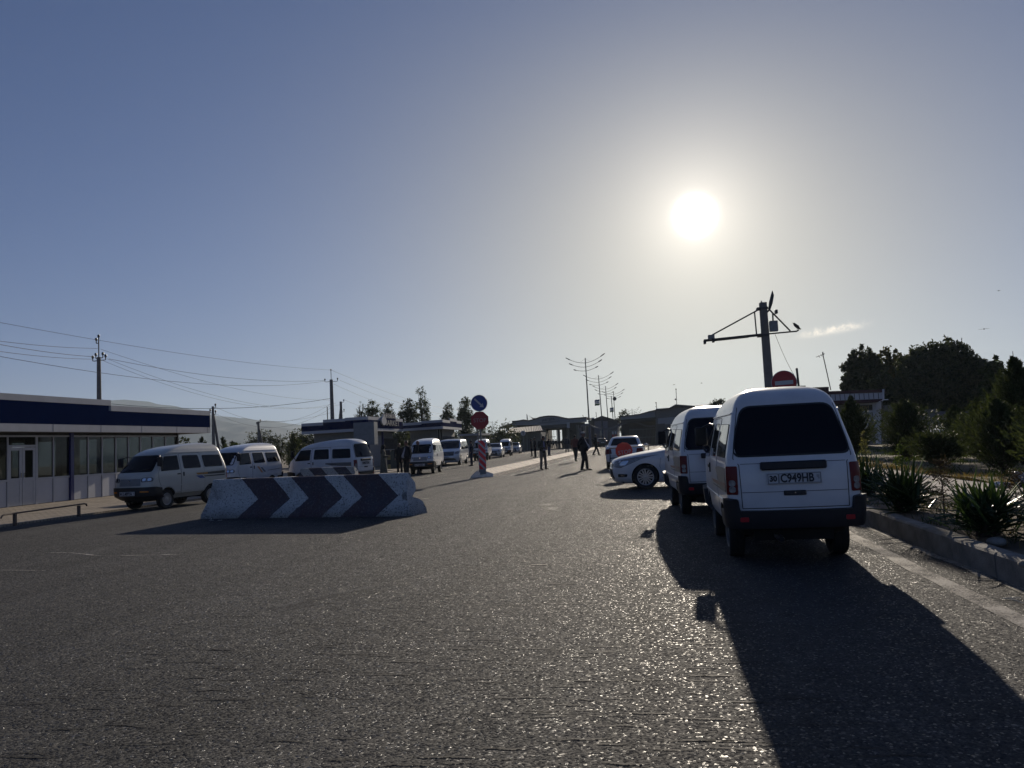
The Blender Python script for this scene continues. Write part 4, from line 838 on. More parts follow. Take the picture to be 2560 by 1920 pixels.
# stepped fascia
zt1a, zt2a = atx(120, 990, XF).z, atx(400, 1020.5, XF).z; ys1 = atx(277, 1006, XF).y
dz_ = OZ
def fband(z0, z1, y0, y1, m, nm, t=.0, x0=.60): g = MB(); g.box(x0, .70+t, y0-OY, y1-OY, z0-dz_, z1-dz_); return sp(g, nm, m)
fa = fband(zbot+.27, zt1a-.22, 9, ys1-.12, m_fb, 'fascia_blue'); fband(zbot+.27, zt2a-.22, ys1-.12, yf_end-.03, m_fb, 'fascia_blue')
fband(zbot, zbot+.27, 9, yf_end, m_fw, 'fascia_band', .008); fband(zt1a-.22, zt1a, 9, ys1, m_fw, 'fascia_band', .008); fband(zt2a-.22, zt2a, ys1, yf_end, m_fw, 'fascia_band', .008); fband(zt2a, zt1a-.22, ys1-.14, ys1, m_fw, 'fascia_band', .011)
g = MB(); g.box(-9.3, .70, yf_end-OY, yf_end-OY+.03, zbot-dz_, zt2a-dz_, 0); sp(g, 'fascia_end', m_fw)
g = MB()
for yy in np.arange(9.6, yf_end, 2.45): g.box(.7085, .7115, yy-OY-.008, yy-OY+.008, zbot-dz_+.003, zbot+.27-dz_-.003)
sp(g, 'band_joint', m_seam)
# glazed front: sill panels, windows, door
zs, zh = .92, 2.46
for i, (a, b) in enumerate(zip(Yw[:-1], Yw[1:])):
    a -= OY; b -= OY
    if i == 4: g = MB(); g.box(-.10, .09, a, b, 0, zbot); sp(g, 'column', m_bluecol); continue
    if i == 1:
        dm = (a+b)/2
        for q, (u, v_) in enumerate(((a+.05, dm-.01), (dm+.01, b-.05))):
            g = MB(); t = .11; g.box(-.03, .03, u, u+t, .02, 2.03); g.box(-.03, .03, v_-t, v_, .02, 2.03); g.box(-.028, .028, u+t, v_-t, .02, .12); g.box(-.02, .02, u+t, v_-t, .12, .85); g.box(-.028, .028, u+t, v_-t, .85, .97); g.box(-.028, .028, u+t, v_-t, 1.93, 2.03); d = sp(g, 'door', m_frame)
            g = MB(); g.box(-.005, .005, u+t, v_-t, .97, 1.93); g.build('pane', m_win, d)
            g = MB(); yy = v_-.055 if q == 0 else u+.055; g.box(.03, .06, yy-.015, yy+.015, .98, 1.14); g.build('handle', m_chrome, d)
        g = MB(); g.box(-.04, .04, a, a+.05, 0, zh); g.box(-.04, .04, b-.05, b, 0, zh); g.box(-.038, .038, a+.05, b-.05, 2.05, 2.12); g.box(-.038, .038, a+.05, b-.05, zh-.06, zh); f = sp(g, 'door_frame', m_frame)
        g = MB(); g.box(-.005, .005, a+.05, b-.05, 2.12, zh-.06); g.build('pane', m_win, f); continue
    g = MB(); g.box(-.03, .012, a+.02, b-.02, 0.02, zs-.05); sp(g, 'sill_panel', m_wallw)
    g = MB(); g.box(-.04, .04, a, a+.045, 0, zh); g.box(-.038, .038, a+.045, b, zs-.05, zs+.02); g.box(-.038, .038, a+.045, b, zh-.06, zh); f = sp(g, 'window_frame', m_frame)
    g = MB(); g.box(-.004, .004, a+.045, b, zs+.02, zh-.06); g.build('pane', m_win, f)
g = MB(); g.box(-.06, .02, Y0, y_end-OY, zh, zbot-.04); sp(g, 'lintel', m_dark)
g = MB(); g.box(-.1, .05, y_end-OY, y_end-OY+.12, 0, zbot-.04); sp(g, 'column', m_dark)
m_pale = mat('pale_plaster', (.55, .52, .45), .8)
for k, yy in enumerate((26.2, 28.6, 29.6, 31.0, 22.4)): g = MB(); g.box(-2.2-k*.7, -1.9-k*.7, yy-OY, yy-OY+.35, 0, zbot-.1); sp(g, 'inner_pillar', m_pale)
g = MB(); g.box(-7, -3, 21-OY, 24.5-OY, 0, 1.1); g.box(-4.5, -3.2, 27-OY, 29.5-OY, 0, .9); sp(g, 'counter', m_dark)
# --- kiosks -----------------------------------------------------------------
def kiosk(label, lft, cor, rgt, H, pxs, txt=None, signs=None):
    # lft, cor, rgt: ground plan points of the fascia; pxs = heights (bottom, blue top by step list)
    r = empty('kiosk', (cor.x, cor.y, .045), 0, label, 'kiosk', 'blue fascia kiosks'); L = lft-cor; Rr = rgt-cor
    zb, zw = H['b'], .21
    def wall(p, q, z0, z1, m, nm, off=0., th=.10, par=r):
        p = Vector((p.x, p.y)); q = Vector((q.x, q.y)); d = (q-p).normalized(); n_ = Vector((d.y, -d.x)); 
        if n_.y > 0 and abs(d.x) > .7: n_ = -n_
        if n_.x < 0 and abs(d.y) > .7: n_ = -n_
        a, b = p+n_*off, q+n_*off; c, e = q-n_*th, p-n_*th; g = MB(); g.prism([(a.x, a.y), (b.x, b.y), (c.x, c.y), (e.x, e.y)], 'z', z0, z1); return g.build(nm, m, par)
    ls = H['left']; n = len(ls)                     # steps of the left face, from the corner outwards
    for i, z in enumerate(ls):
        a, b = L*(i/n), L*((i+1)/n); wall(a, b, zb+zw, z-.22, m_fb, 'fascia_blue'); wall(a, b, z-.22, z, m_fw, 'fascia_band', .008)
    wall(L*0, L, zb, zb+zw, m_fw, 'fascia_band', .008)
    rs = H['right']; 
    for t0, t1, z in rs:
        wall(Rr*t0, Rr*t1, zb+zw, z-.24, mat('fascia_violet', (.03, .034, .075), .9, spec=0), 'fascia_blue'); wall(Rr*t0, Rr*t1, z-.24, z, m_fw, 'fascia_band', .008)
    wall(Rr*0, Rr, zb, zb+zw, m_fw, 'fascia_band', .009)
    dl = L.normalized(); dr = Rr.normalized(); ins = (dl+dr)*.7
    bl, br_ = L+ins-dl*1.4, Rr+ins-dr*1.4; bk = L+Rr-(dl+dr)*.7
    g = MB(); g.prism([(0, 0), (L.x, L.y), ((L+Rr).x, (L+Rr).y), (Rr.x, Rr.y)], 'z', zb+.06, zb+.2); g.build('roof', m_roof, r)
    g = MB(); g.prism([(ins.x, ins.y), (bl.x, bl.y), (bk.x, bk.y), (br_.x, br_.y)], 'z', 0, zb+.05); w_ = g.build('wall', mat('kiosk_wall', (.17, .17, .16), .8, var=.12), r)
    return r, L, Rr, wall, dl, dr, ins
def gp(px, py, Y): q = at(px, py, Y); return q
c1, l1, r1 = gp(920, 1076, 52.8), gp(754, 1085.4, 53.4), gp(1007.7, 1078, 61.2)
def zz(px, py, Y): return at(px, py, Y).z-.045
H1 = dict(b=zz(920, 1077, 52.8), left=[zz(905, 1042, 52.9), zz(830, 1048, 53.1), zz(770, 1058, 53.3)], right=[(0, .42, zz(930, 1042, 54)), (.42, .78, zz(960, 1036, 56.5)), (.78, 1, zz(1000, 1047, 60.5))])
r, L, Rv, wall, dl, dr, ins = kiosk('blue and white kiosk with a lettered sign, behind the turned away minivan', l1, c1, r1, H1, None)
faceM = Matrix(((dr.x, 0, -dr.y*-1, 0), (dr.y, 0, dr.x*-1, 0), (0, 1, 0, 0), (0, 0, 0, 1)))
def face_text(par, s, size, t, z, m, nm='sign_lettering', off=.10, wscale=1.):
    p = Rv*t; nn = Vector((dr.y, -dr.x, 0)); M4 = Matrix(((dr.x*wscale, 0, nn.x, p.x+nn.x*off), (dr.y*wscale, 0, nn.y, p.y+nn.y*off), (0, 1, 0, z), (0, 0, 0, 1))); g = MB(); g.text(s, size, .02, M4); return g.build(nm, m, par, fix=False)
m_let = mat('sign_letters', (.19, .20, .22), .7)
face_text(r, 'OSON', .55, .58, H1['b']+1.17, m_let, wscale=1.5); face_text(r, 'MARKET', .62, .62, H1['b']+.62, m_let, wscale=1.7)
nn = Vector((dr.y, -dr.x, 0)); p = Rv*.38; g = MB(); k = 24; rad = .34
g.add([tuple(p+nn*.16+dr*(rad*1.6*math.cos(2*PI*i/k))+Vector((0, 0, H1['b']+.78+rad*math.sin(2*PI*i/k)))) for i in range(k)]+[tuple(p+nn*.05+dr*(rad*1.6*math.cos(2*PI*i/k))+Vector((0, 0, H1['b']+.78+rad*math.sin(2*PI*i/k)))) for i in range(k)], [tuple(range(k))]+[(i, (i+1) % k, k+(i+1) % k, k+i) for i in range(k)]); g.build('round_sign', m_fw, r)
# door side of kiosk 1: blue posts, shutters, grey cabinet on the corner
g = MB(); g.prism([(-1.0, -.25), (.55, -.25), (.55, .5), (-1.0, .5)], 'z', H1['b']-1.0, H1['b']+.62); g.build('sign_box', mat('box_grey', (.14, .16, .18), .5), r)
for t, m in ((.12, m_bluecol), (.50, m_bluecol)): p = ins+dr*(Rv.length*t)+Vector((dr.y, -dr.x, 0))*.05; g = MB(); g.box(p.x-.09, p.x+.09, p.y-.09, p.y+.09, 0, H1['b']); g.build('post', m, r)
def onface(nm, t0, t1, z0, z1, m, off=.03): p, q = ins+dr*(Rv.length*t0), ins+dr*(Rv.length*t1); return wall(Vector((p.x, p.y, 0)), Vector((q.x, q.y, 0)), z0, z1, m, nm, off, .02)
onface('shutter', .14, .48, .1, H1['b']-.3, mat('shutter_grey', (.22, .22, .23), .6, var=.1)); onface('window', .55, .95, .8, 2.2, m_glass2)
c2, l2, r2 = gp(1105.5, 1071, 61.), gp(1004, 1079.7, 62.5), gp(1154.8, 1076, 70.5)
H2 = dict(b=zz(1105, 1072, 61.), left=[zz(1090, 1050, 61.2), zz(1040, 1056, 62)], right=[(0, .38, zz(1112, 1049, 62)), (.38, .72, zz(1130, 1046, 65)), (.72, 1, zz(1150, 1053, 69.8))])
r, L, Rv, wall, dl, dr, ins = kiosk('blue and white kiosk without lettering, right of the sign kiosk', l2, c2, r2, H2, None)
for t in (.04, .16): p = ins+dr*(Rv.length*t)+Vector((dr.y, -dr.x, 0))*.05; g = MB(); g.box(p.x-.06, p.x+.06, p.y-.06, p.y+.06, 0, H2['b']); g.build('post', m_dark, r)
p, q = ins+dr*(Rv.length*.2), ins+dr*(Rv.length*.85); wall(Vector((p.x, p.y, 0)), Vector((q.x, q.y, 0)), .8, 2.2, m_glass2, 'window', .03, .02)
# plot of px rectangles on a plane y = Y, extruded back
def slab(nm, pts, Y, d, m, par, mi=None, base=None):
    g = MB(); b = base if base is not None else par.location; g.prism([(at(*p, Y).x-b.x, at(*p, Y).z-b.z) for p in pts], 'y', Y-b.y, Y-b.y+d); return g.build(nm, m, par)
def down(pts, Y, zf=0.):                              # close an outline down to the ground
    a, b = pts[0], pts[-1]; return pts
def gslab(nm, px0, px1, pyt, Y, d, m, par, z0=0., px0t=None):
    b = par.location; x0, x1 = at(px0, pyt, Y).x, at(px1, pyt, Y).x; zt = at((px0+px1)/2, pyt, Y).z; g = MB(); g.box(x0-b.x, x1-b.x, Y-b.y, Y-b.y+d, z0-b.z, zt-b.z); return g.build(nm, m, par)
# low grey pavilion right of kiosk 2
t = empty('pavilion', (at(1180, 1100, 84).x, 84, 0), 0, 'low grey pavilion with a flat roof right of the second kiosk', 'pavilion')
gslab('wall', 1150, 1192, 1092, 84, 5, m_wallg, t); slab('roof', [(1146, 1091), (1146, 1086), (1196, 1083), (1196, 1088)], 83.4, 6.4, mat('roof_pale', (.30, .30, .30), .7), t)
# long dark wall and hedge behind the row
t = empty('boundary_wall', (at(1230, 1100, 118).x, 118, 0), 0, 'long dark boundary wall behind the kerb row', 'wall')
gslab('panel', 1150, 1290, 1086, 118, .3, mat('wall_dark', (.10, .10, .095), .9, var=.2), t)
for k in range(12): g = MB(); x0 = at(1150, 1090, 118).x-t.location.x+k*.98*1.0; g.box(x0, x0+.16, -.08, -.0005, 0, 1.9); g.build('pier', MATS['wall_dark'], t)
# shed with a bright corrugated roof
YS = 122.; t = empty('shed', (at(1300, 1100, YS).x, YS, 0), 0, 'grey shed with a bright corrugated lean-to roof', 'shed')
b = t.location; A, B = at(1264, 1084, YS-2.5)-b, at(1357, 1076, YS-2.5)-b; C, D = at(1278, 1078.5, YS+6)-b, at(1352, 1072, YS+6)-b
g = MB(); n = 60; top = []; bot = []
for k in range(n+1): u = k/n; w_ = .045*math.sin(k*PI/1.5); top.append(C.lerp(D, u)+Vector((0, 0, w_+.55))); bot.append(A.lerp(B, u)+Vector((0, 0, w_)))
g.add([*bot, *top], [(k, k+1, n+2+k, n+1+k) for k in range(n)]); g.build('roof', mat('corrugated_tin', (.5, .45, .37), .8, spec=.1, metal=.0, var=.15), t, fix=False)
gslab('wall', 1270, 1352, 1082, YS, 6, m_wallg, t)
for k in range(5): x0 = (A.x+B.x)/2+(k-2)*1.2; g = MB(); g.box(x0-.05, x0+.05, -.07, -.0008, 0, A.z-.35); g.build('post', m_galv, t)
# terminal ----------------------------------------------------------------
YT = 140.; m_tf = mat('terminal_fascia', (.27, .27, .27), .6, var=.06); m_td = mat('terminal_dark', (.075, .075, .07), .8, var=.15); m_tr = mat('terminal_roof', (.05, .05, .055), .6)
t = empty('terminal_building', (at(1370, 1100, YT).x, YT, 0), 0, 'long low border terminal with an arched lettered fascia', 'building')
top = [(1280, 1054.4), (1296, 1053), (1308, 1050.6), (1321, 1052.5), (1332, 1050.2), (1346, 1045.4), (1358, 1042.3), (1371, 1040.8), (1385, 1041), (1398, 1042.8), (1409, 1045.4), (1421, 1047.6), (1443, 1046), (1466, 1044.3)]
slab('fascia', [(1280, 1063), (1346, 1062.2), (1466, 1054.6)]+top[::-1], YT, 1.0, m_tf, t)
slab('roof', [(x, y+.2) for x, y in top]+[(x, y-2.2) for x, y in top[::-1]], YT-.35, 16, m_tr, t)
g = MB(); b = t.location
x0, x1 = at(1284, 1100, YT+1).x-b.x, at(1462, 1100, YT+1).x-b.x; xa, xb_ = at(1362, 1100, YT+1).x-b.x, at(1404, 1100, YT+1).x-b.x; zt_ = at(1380, 1062, YT).z-.1; g.box(x0, xa, 2.2, 12, 0, zt_); g.box(xb_, x1, 2.2, 12, 0, zt_); g.build('wall', m_td, t)
for px in (1290, 1335, 1362, 1397, 1420, 1445, 1462): g = MB(); x = at(px, 1100, YT).x-b.x; g.box(x-.22, x+.22, .3, .7, 0, at(px, 1062, YT).z); g.build('column', m_wallg, t)
slab('canopy', [(1351, 1062), (1417, 1057.6), (1417, 1069.6), (1352, 1071.5)], YT-5, 4.9, m_td, t); slab('canopy_edge', [(1351, 1062), (1417, 1057.6), (1417, 1059.5), (1351, 1063.8)], YT-5.06, .05, mat('edge_pale', (.28, .28, .28), .6), t)
slab('canopy_sign', [(1417, 1055.6), (1423.5, 1056), (1424, 1070), (1417.5, 1070)], YT-5.1, .2, mat('sign_pale', (.40, .40, .40), .6), t)
slab('lintel', [(1284, 1062.8), (1462, 1055.5), (1462, 1072), (1284, 1080)], YT+1.0, .3, m_td, t)
for (p, q, y0, y1) in ((1363.5, 1369, 1075, 1104), (1370, 1390, 1074, 1112), (1392, 1396, 1073, 1094), (1398, 1402, 1073, 1092)):
    g = MB(); a, c = at(p, y0, YT+.8)-b, at(q, y1, YT+.8)-b
    for xx in np.arange(a.x, c.x, .34): g.box(xx, xx+.05, .75, .8, 0, a.z)
    g.box(a.x-.08, a.x-.001, .72, .82, 0, a.z); g.box(a.x, c.x, .80, .85, (a.z+c.z)*.5, (a.z+c.z)*.5+.1); g.build('grille', m_blk, t)
def bg_text(par, s, size, px, py, Y, m, rot=0): c = at(px, py, Y)-par.location; g = MB(); g.text(s, size, .02, Matrix.Translation(c) @ BF @ Matrix.Rotation(rot, 4, 'Z')); return g.build('lettering', m, par, fix=False)
m_lt = mat('letters_dark', (.03, .035, .07), .5); bg_text(t, 'JARTEPA', .62, 1370.5, 1049.3, YT-.42, m_lt, R(2.5)); bg_text(t, 'CHEGARA BOJXONA POSTI', .33, 1372, 1055.6, YT-.42, m_lt, R(2.5))
# side canopy of the terminal
t2 = empty('side_canopy', (at(1265, 1100, YT+4).x, YT+4, 0), 0, 'sloping lean-to canopy on the left of the terminal', 'canopy')
slab('roof', [(1248, 1067.5), (1280, 1057.6), (1280, 1060), (1248, 1070)], YT+2, 9, m_tr, t2)
for px in (1251, 1262, 1273): g = MB(); x = at(px, 1100, YT+4).x-t2.location.x; g.box(x-.1, x+.1, 0, .2, 0, at(px, 1069-(px-1248)*.31, YT+4).z); g.build('post', m_wallg, t2)
# tensile canopy behind
t = empty('tent_canopy', (at(1335, 1050, 170).x, 170, 0), 0, 'pale tent canopy on a lattice mast above the terminal roof', 'canopy'); b = t.location
P = [at(*p, 170)-b for p in ((1316.8, 1035.2), (1331, 1052), (1352, 1046), (1351, 1040.5))]; Q = [p+Vector((.6, 14, -.6)) for p in P]
g = MB(); n = 8; vs = []
for u in range(n+1):
    for v_ in range(n+1):
        a = P[0].lerp(P[3], u/n); c = P[1].lerp(P[2], u/n); q = a.lerp(c, v_/n); q = q+Vector((0, 6*v_/n, -.9*math.sin(PI*u/n)*math.sin(PI*(.25+v_/n*.5)))); vs.append(q)
g.add(vs, [(i*(n+1)+j, i*(n+1)+j+1, (i+1)*(n+1)+j+1, (i+1)*(n+1)+j) for i in range(n) for j in range(n)]); g.build('fabric', mat('tent_fabric', (.75, .72, .68), .8, var=.04), t, smooth=60, fix=False)
g = MB(); x = P[0].x; g.tube([(x, 0, 0), (x, 0, P[0].z)], .06, 6); g.tube([(x+.9, 0, 0), (x+.1, 0, P[0].z-.2)], .05, 6)
for k in range(6): z = P[0].z-.5-k*.8; g.tube([(x, 0, z), (x+.15+k*.12, 0, z-.8)], .03, 5)
g.build('mast', m_galv, t)
# gabled blue house between the gates
YG = 150.; m_bl = mat('pale_blue_render', (.17, .17, .22), .8, var=.08); t = empty('gabled_house', (at(1505, 1100, YG).x, YG, 0), 0, 'small gabled gatehouse with pale blue walls in the middle', 'building')
slab('roof', [(1470, 1053), (1505, 1039.3), (1549, 1052), (1549, 1054), (1505, 1042), (1470, 1055)], YG-.8, 12, m_tr, t)
slab('wall', [(1475, 1122), (1475, 1053.4), (1505, 1042.2), (1544, 1053), (1544, 1122)], YG, 10, mat('gable_dark', (.085, .085, .095), .8), t)
for (a, c) in ((1486, 1503), (1507, 1519)): slab('light_panel', [(a, 1110), (a, 1053), (c, 1052.4), (c, 1110)], YG-.12, .1, m_bl, t)
slab('window', [(1498, 1091), (1498, 1077.5), (1505, 1077.2), (1505, 1091)], YG-.25, .1, m_glass2, t)
g = MB(); x = at(1477, 1050, YG).x-t.location.x; zc = at(1477, 1043, YG).z; g.box(x-.2, x+.4, 4, 4.6, zc-3, zc); g.build('chimney', m_pale, t)
# curved gate arch
t = empty('gate_arch', (at(1560, 1100, 136).x, 136, 0), 0, 'wavy grey gate arch spanning the road exit', 'gate'); b = t.location
ctr = [(1452, 1066), (1462, 1062), (1470, 1061.5), (1480, 1065), (1490, 1070), (1501, 1073.5), (1515, 1073), (1530, 1070), (1545, 1064), (1560, 1058), (1575, 1054.6), (1588, 1055), (1600, 1059), (1612, 1064), (1625, 1066), (1643, 1064)]
ctr = [at(*p, 136)-b for p in ctr]; g = MB()
for s in (0,):
    up = [p+Vector((0, 0, .17)) for p in ctr]; lo = [p-Vector((0, 0, .17)) for p in ctr]; g.prism([(p.x, p.z) for p in up]+[(p.x, p.z) for p in lo[::-1]], 'y', -.1, .1)
g.build('arch', mat('gate_grey', (.13, .13, .15), .6), t)
for px in (1452, 1509, 1643): g = MB(); x = at(px, 1100, 136).x-b.x; g.box(x-.16, x+.16, -.16, .16, 0, at(px, 1070, 136).z); g.build('gate_post', MATS['gate_grey'], t)
for (a, c) in ((1575, 1640), (1520, 1548)):
    g = MB(); xa, xc = at(a, 1100, 136).x-b.x, at(c, 1100, 136).x-b.x
    for x in np.arange(xa, xc, .24): g.box(x, x+.05, -.03, .03, .1, 2.9)
    g.box(xa, xc, -.031, -.001, 1.2, 1.3); g.box(xa, xc, -.031, -.001, 2.6, 2.7); g.build('gate_leaf', m_galv, t)
m_rw = mat('striped_red', (.35, .05, .04), .6); 
for k, px in enumerate((1533, 1540)):
    g = MB(); x = at(px, 1100, 131).x; 
    for j in range(5): g.box(-.14, .14, -.14, .14, .0+j*.5, .498+j*.5, j % 2)
    o = g.build('striped_post', [m_fw, m_rw]); o.location = (x, 131, 0); tag(o, ('left', 'right')[k]+' one of two red and white gate posts under the arch', 'post', 'striped gate posts')
# right hand terminal with the sweeping roof
t = empty('customs_hall', (at(1640, 1100, 132).x, 132, 0), 0, 'customs hall with a sweeping fascia right of the gate arch', 'building')
top = [(1552, 1041.8), (1575, 1039.4), (1598, 1036.2), (1610, 1033), (1622, 1029.4), (1639, 1026)]
slab('fascia', [(1639, 1043), (1552, 1049.4)]+top, 132, 1., m_tf, t); slab('roof', [(x, y+.2) for x, y in top]+[(x, y-1.6) for x, y in top[::-1]], 131.7, 14, m_tr, t)
slab('soffit', [(1552, 1049.2), (1700, 1038), (1700, 1046), (1552, 1057)], 132.6, .5, m_td, t)
slab('tower_wall', [(1640, 1125), (1640, 1021.8), (1800, 1010), (1800, 1125)], 131, 12, mat('hall_render', (.12, .12, .12), .8), t); slab('tower_roof', [(1639, 1024), (1670, 1021), (1689, 1010.6), (1745, 1015), (1800, 1008), (1800, 1012), (1745, 1019), (1689, 1015), (1670, 1024), (1640, 1026)], 130.4, 14, m_tr, t)
slab('pale_panel', [(1645, 1062), (1645, 1046), (1700, 1041), (1700, 1058)], 130.9, .09, m_tf, t); slab('booth', [(1640, 1112), (1640, 1060), (1662, 1058.5), (1662, 1112)], 126, 3, m_td, t)
slab('rear_wall', [(1553, 1122), (1553, 1056), (1640, 1050), (1640, 1122)], 144, .4, m_td, t)
# low sheds behind the near shrubs (right)
t = empty('white_outbuilding', (at(2340, 1080, 50).x, 50, .2), 0, 'low white outbuilding behind the conifers on the right', 'building')
slab('wall', [(2270, 1112), (2270, 1031), (2337, 1029.5), (2337, 1110)], 50, 5, mat('dull_white', (.16, .165, .17), .8, var=.15), t); slab('parapet', [(2300, 1026), (2338, 1022), (2338, 1029), (2270, 1031.5), (2270, 1027)], 49.8, 5.4, m_wallg, t)
slab('wall', [(2338, 1110), (2338, 1040), (2420, 1036), (2420, 1108)], 52, 4, MATS['dull_white'], t); slab('roof', [(2336, 1040), (2336, 1028), (2420, 1029), (2420, 1037)], 51.6, 5, mat('slate_sheet', (.10, .10, .12), .7), t)
# bread shop
YH = 46.; t = empty('bread_shop', (at(2100, 1060, YH).x, YH, .2), 0, 'small shop with red bands and a HOH sign behind the conifers', 'shop'); m_rb = mat('band_maroon', (.055, .016, .015), .6, var=.15)
slab('wall', [(1990, 1120), (1990, 1020), (2206, 1004), (2206, 1112)], YH, 7, m_wallg, t)
slab('fascia_top', [(1940, 991), (1940, 983), (2206, 973), (2206, 981)], YH-1.0, 8.6, m_rb, t); slab('fascia_white', [(1940, 1007), (1940, 991.2), (2206, 981.2), (2206, 997)], YH-.95, 8.5, m_wallw, t); slab('fascia_low', [(1940, 1018), (1940, 1007.2), (2206, 997.2), (2206, 1004)], YH-1.0, 8.6, m_rb, t); slab('fascia_end', [(2206, 1004), (2206, 973), (2211, 972.8), (2211, 999)], YH-1.05, 8.7, m_wallw, t)
g = MB()
for k in range(22): px = 1945+k*12; a, c = at(px, 1006.5-(px-1940)*.0376, YH-.98)-t.location, at(px, 991.8-(px-1940)*.0376, YH-.98)-t.location; g.box(a.x-.015, a.x+.015, -.965, -.955, a.z, c.z)
g.build('cladding_joint', m_seam, t)
slab('parapet', [(1930, 984), (1930, 966), (2014, 964), (2014, 982)], YH+2, 4, m_td, t); slab('parapet', [(2014, 983), (2014, 969), (2072, 967), (2072, 978)], YH+.5, 4, m_rb, t)
slab('sign_board', [(2136, 1026), (2136, 1015), (2182, 1011.5), (2182, 1024)], YH-.15, .1, mat('sign_green', (.03, .035, .02), .5), t); bg_text(t, 'HOH', .26, 2158.5, 1019.5, YH-.19, mat('letters_gold', (.30, .24, .10), .5), R(3))
wf = slab('window', [(2134, 1075), (2134, 1030), (2186, 1027), (2186, 1072)], YH-.12, .08, m_glass2, t)
g = MB(); b = t.location
for (a, c, d, e) in ((2132, 1031, 2188, 1027.5), (2186, 1072, 2189, 1010), (2162, 1072, 2168, 1029), (2132, 1012, 2189, 1008.5)):
    p, q = at(a, c, YH-.2)-b, at(d, e, YH-.2)-b; g.box(min(p.x, q.x), max(p.x, q.x), -.2-.001*a/2132, -.121, min(p.z, q.z), max(p.z, q.z)) if abs(p.x-q.x) < .4 else g.box(min(p.x, q.x), max(p.x, q.x), -.205, -.122, (p.z+q.z)/2-.05, (p.z+q.z)/2+.05)
g.build('window_frame', m_frame, t)
slab('corner_pillar', [(2190, 1110), (2190, 1006), (2203, 1005), (2203, 1110)], YH-.1, .09, m_wallw, t); 
lamp = MB(); c = at(2215, 999, YH-1.3)-b; lamp.box(c.x-.12, c.x+.12, c.y, c.y+.2, c.z-.02, c.z+.02); lamp.tube([(c.x-.1, c.y+.1, c.z), (c.x-.3, c.y+.3, c.z-.1)], .015, 6); lamp.build('wall_lamp', mat('lamp_white', (.8, .8, .8), .25), t)
g = MB(); c = at(2222, 1022, YH-.6)-b; g.box(c.x-.22, c.x+.22, c.y, c.y+.3, c.z-.2, c.z+.2, bev=.02); g.build('air_conditioner', m_wallg, t)
# ================================================================ POLES, WIRES, LAMPS
m_pole = mat('pole_concrete', (.16, .15, .14), .85, var=.15, vs=5); m_insul = mat('insulator', (.03, .03, .03), .4); m_iron = mat('iron', (.05, .05, .05), .6, var=.2); m_wire = mat('wire', (.06, .06, .065), .6, var=0)
def upole(label, px, pyt, Y, arms, lean=0, r=(.19, .12), name='utility_pole', grp='utility poles left of the road', top=None, braces=0):
    T = at(px, pyt, Y); e = empty(name, (T.x, Y, 0), 0, label, 'utility pole', grp)
    g = MB(); g.tube([(0, 0, 0), (lean, 0, T.z)], [r[0], r[1]], 12); g.build('shaft', m_pole, e, smooth=40)
    if braces: g = MB(); g.tube([(-1.4*braces, .5, 0), (lean-.05, .1, T.z-.5)], [.14, .10], 10); g.build('brace', m_pole, e, smooth=40)
    if top: g = MB(); g.tube([(lean, 0, T.z-.1), (lean, 0, T.z+top)], .035, 6); g.build('spike', m_iron, e); arms = arms+[(0, top, .0)]
    for (dx, dz, w_) in arms:
        if abs(w_) > 0: g = MB(); g.tube([(lean, 0, T.z+dz-.2), (lean+dx*.8, 0, T.z+dz-.22), (lean+dx, 0, T.z+dz-.2), (lean+dx, 0, T.z+dz)], .03, 6); g.build('hook', m_iron, e)
        g = MB(); g.lathe([(.001, .16), (.06, .14), (.085, .06), (.06, .04), (.085, 0), (.03, -.05)], 10, 'z', c=(lean+dx, 0, T.z+dz)); g.build('insulator', m_insul, e)
    return e, Vector((T.x+lean, Y, T.z))
Y1 = 45.; e1, p1 = upole('grey concrete power pole rising behind the left shop roof', 247, 893, Y1, [(-.45, -.02, 1), (-.22, .14, 1), (.30, .16, 1), (.50, 0, 1), (-.18, 1.15, 1)], top=1.35)
Y2 = 78.; e2, p2 = upole('tall power pole behind the sign kiosk with two side insulators', 828, 949, Y2, [(-.72, 0, 1), (.72, 0, 1)], top=1.0, r=(.26, .17))
Y3_ = 62.; e3, p3 = upole('thin braced power pole between the shop and the second minivan', 532, 1016, Y3_, [(.25, .08, 1), (-.25, -.35, 1), (.25, -.5, 1)], r=(.16, .10), braces=-.35)
e4, p4 = upole('short twin power pole just right of the tall one', 852, 1004, 92, [(.40, .12, 1), (.40, -1.1, 1)], r=(.22, .15), braces=.9)
e5, p5 = upole('low power pole in front of the round bushes', 646, 1054, 85, [(.25, .1, 1), (-.2, -.2, 1)], r=(.18, .12), braces=-.5)
g = MB(); T = at(818, 1017, 80); g.tube([(0, 0, 0), (0, 0, T.z)], .05, 6); o = g.build('thin_mast', m_iron); o.location = (T.x, 80, 0); tag(o, 'thin bare mast just left of the tall power pole', 'mast')
def wire(label, A, B, sag=.8, r=.012, n=20):
    g = MB(); P = [A.lerp(B, k/n)+Vector((0, 0, -sag*4*(k/n)*(1-k/n))) for k in range(n+1)]; g.tube(P, r, 4, cap=False); o = g.build('power_line', m_wire, fix=False); return tag(o, label, 'power line', 'overhead power lines')
w1 = .010; w2 = .013
wire('topmost wire from the left edge to the tall power pole', at(-60, 795, 30), at(828, 925, Y2), 0.41, w1)
wire('wire reaching the very top insulator of the near power pole', at(-60, 845, 30), at(244, 871, Y1), 0.11, .012)
wire('upper of the wires meeting the near power pole from the left edge', at(-60, 850, 30), at(236, 892, Y1), 0.11, .014)
wire('second wire meeting the near power pole from the left', at(-60, 870, 30), at(230, 898, Y1), 0.11, .012)
wire('lowest wire crossing just under the near pole insulators', at(-60, 880, 32), at(812, 953, Y2), 0.99, w2)
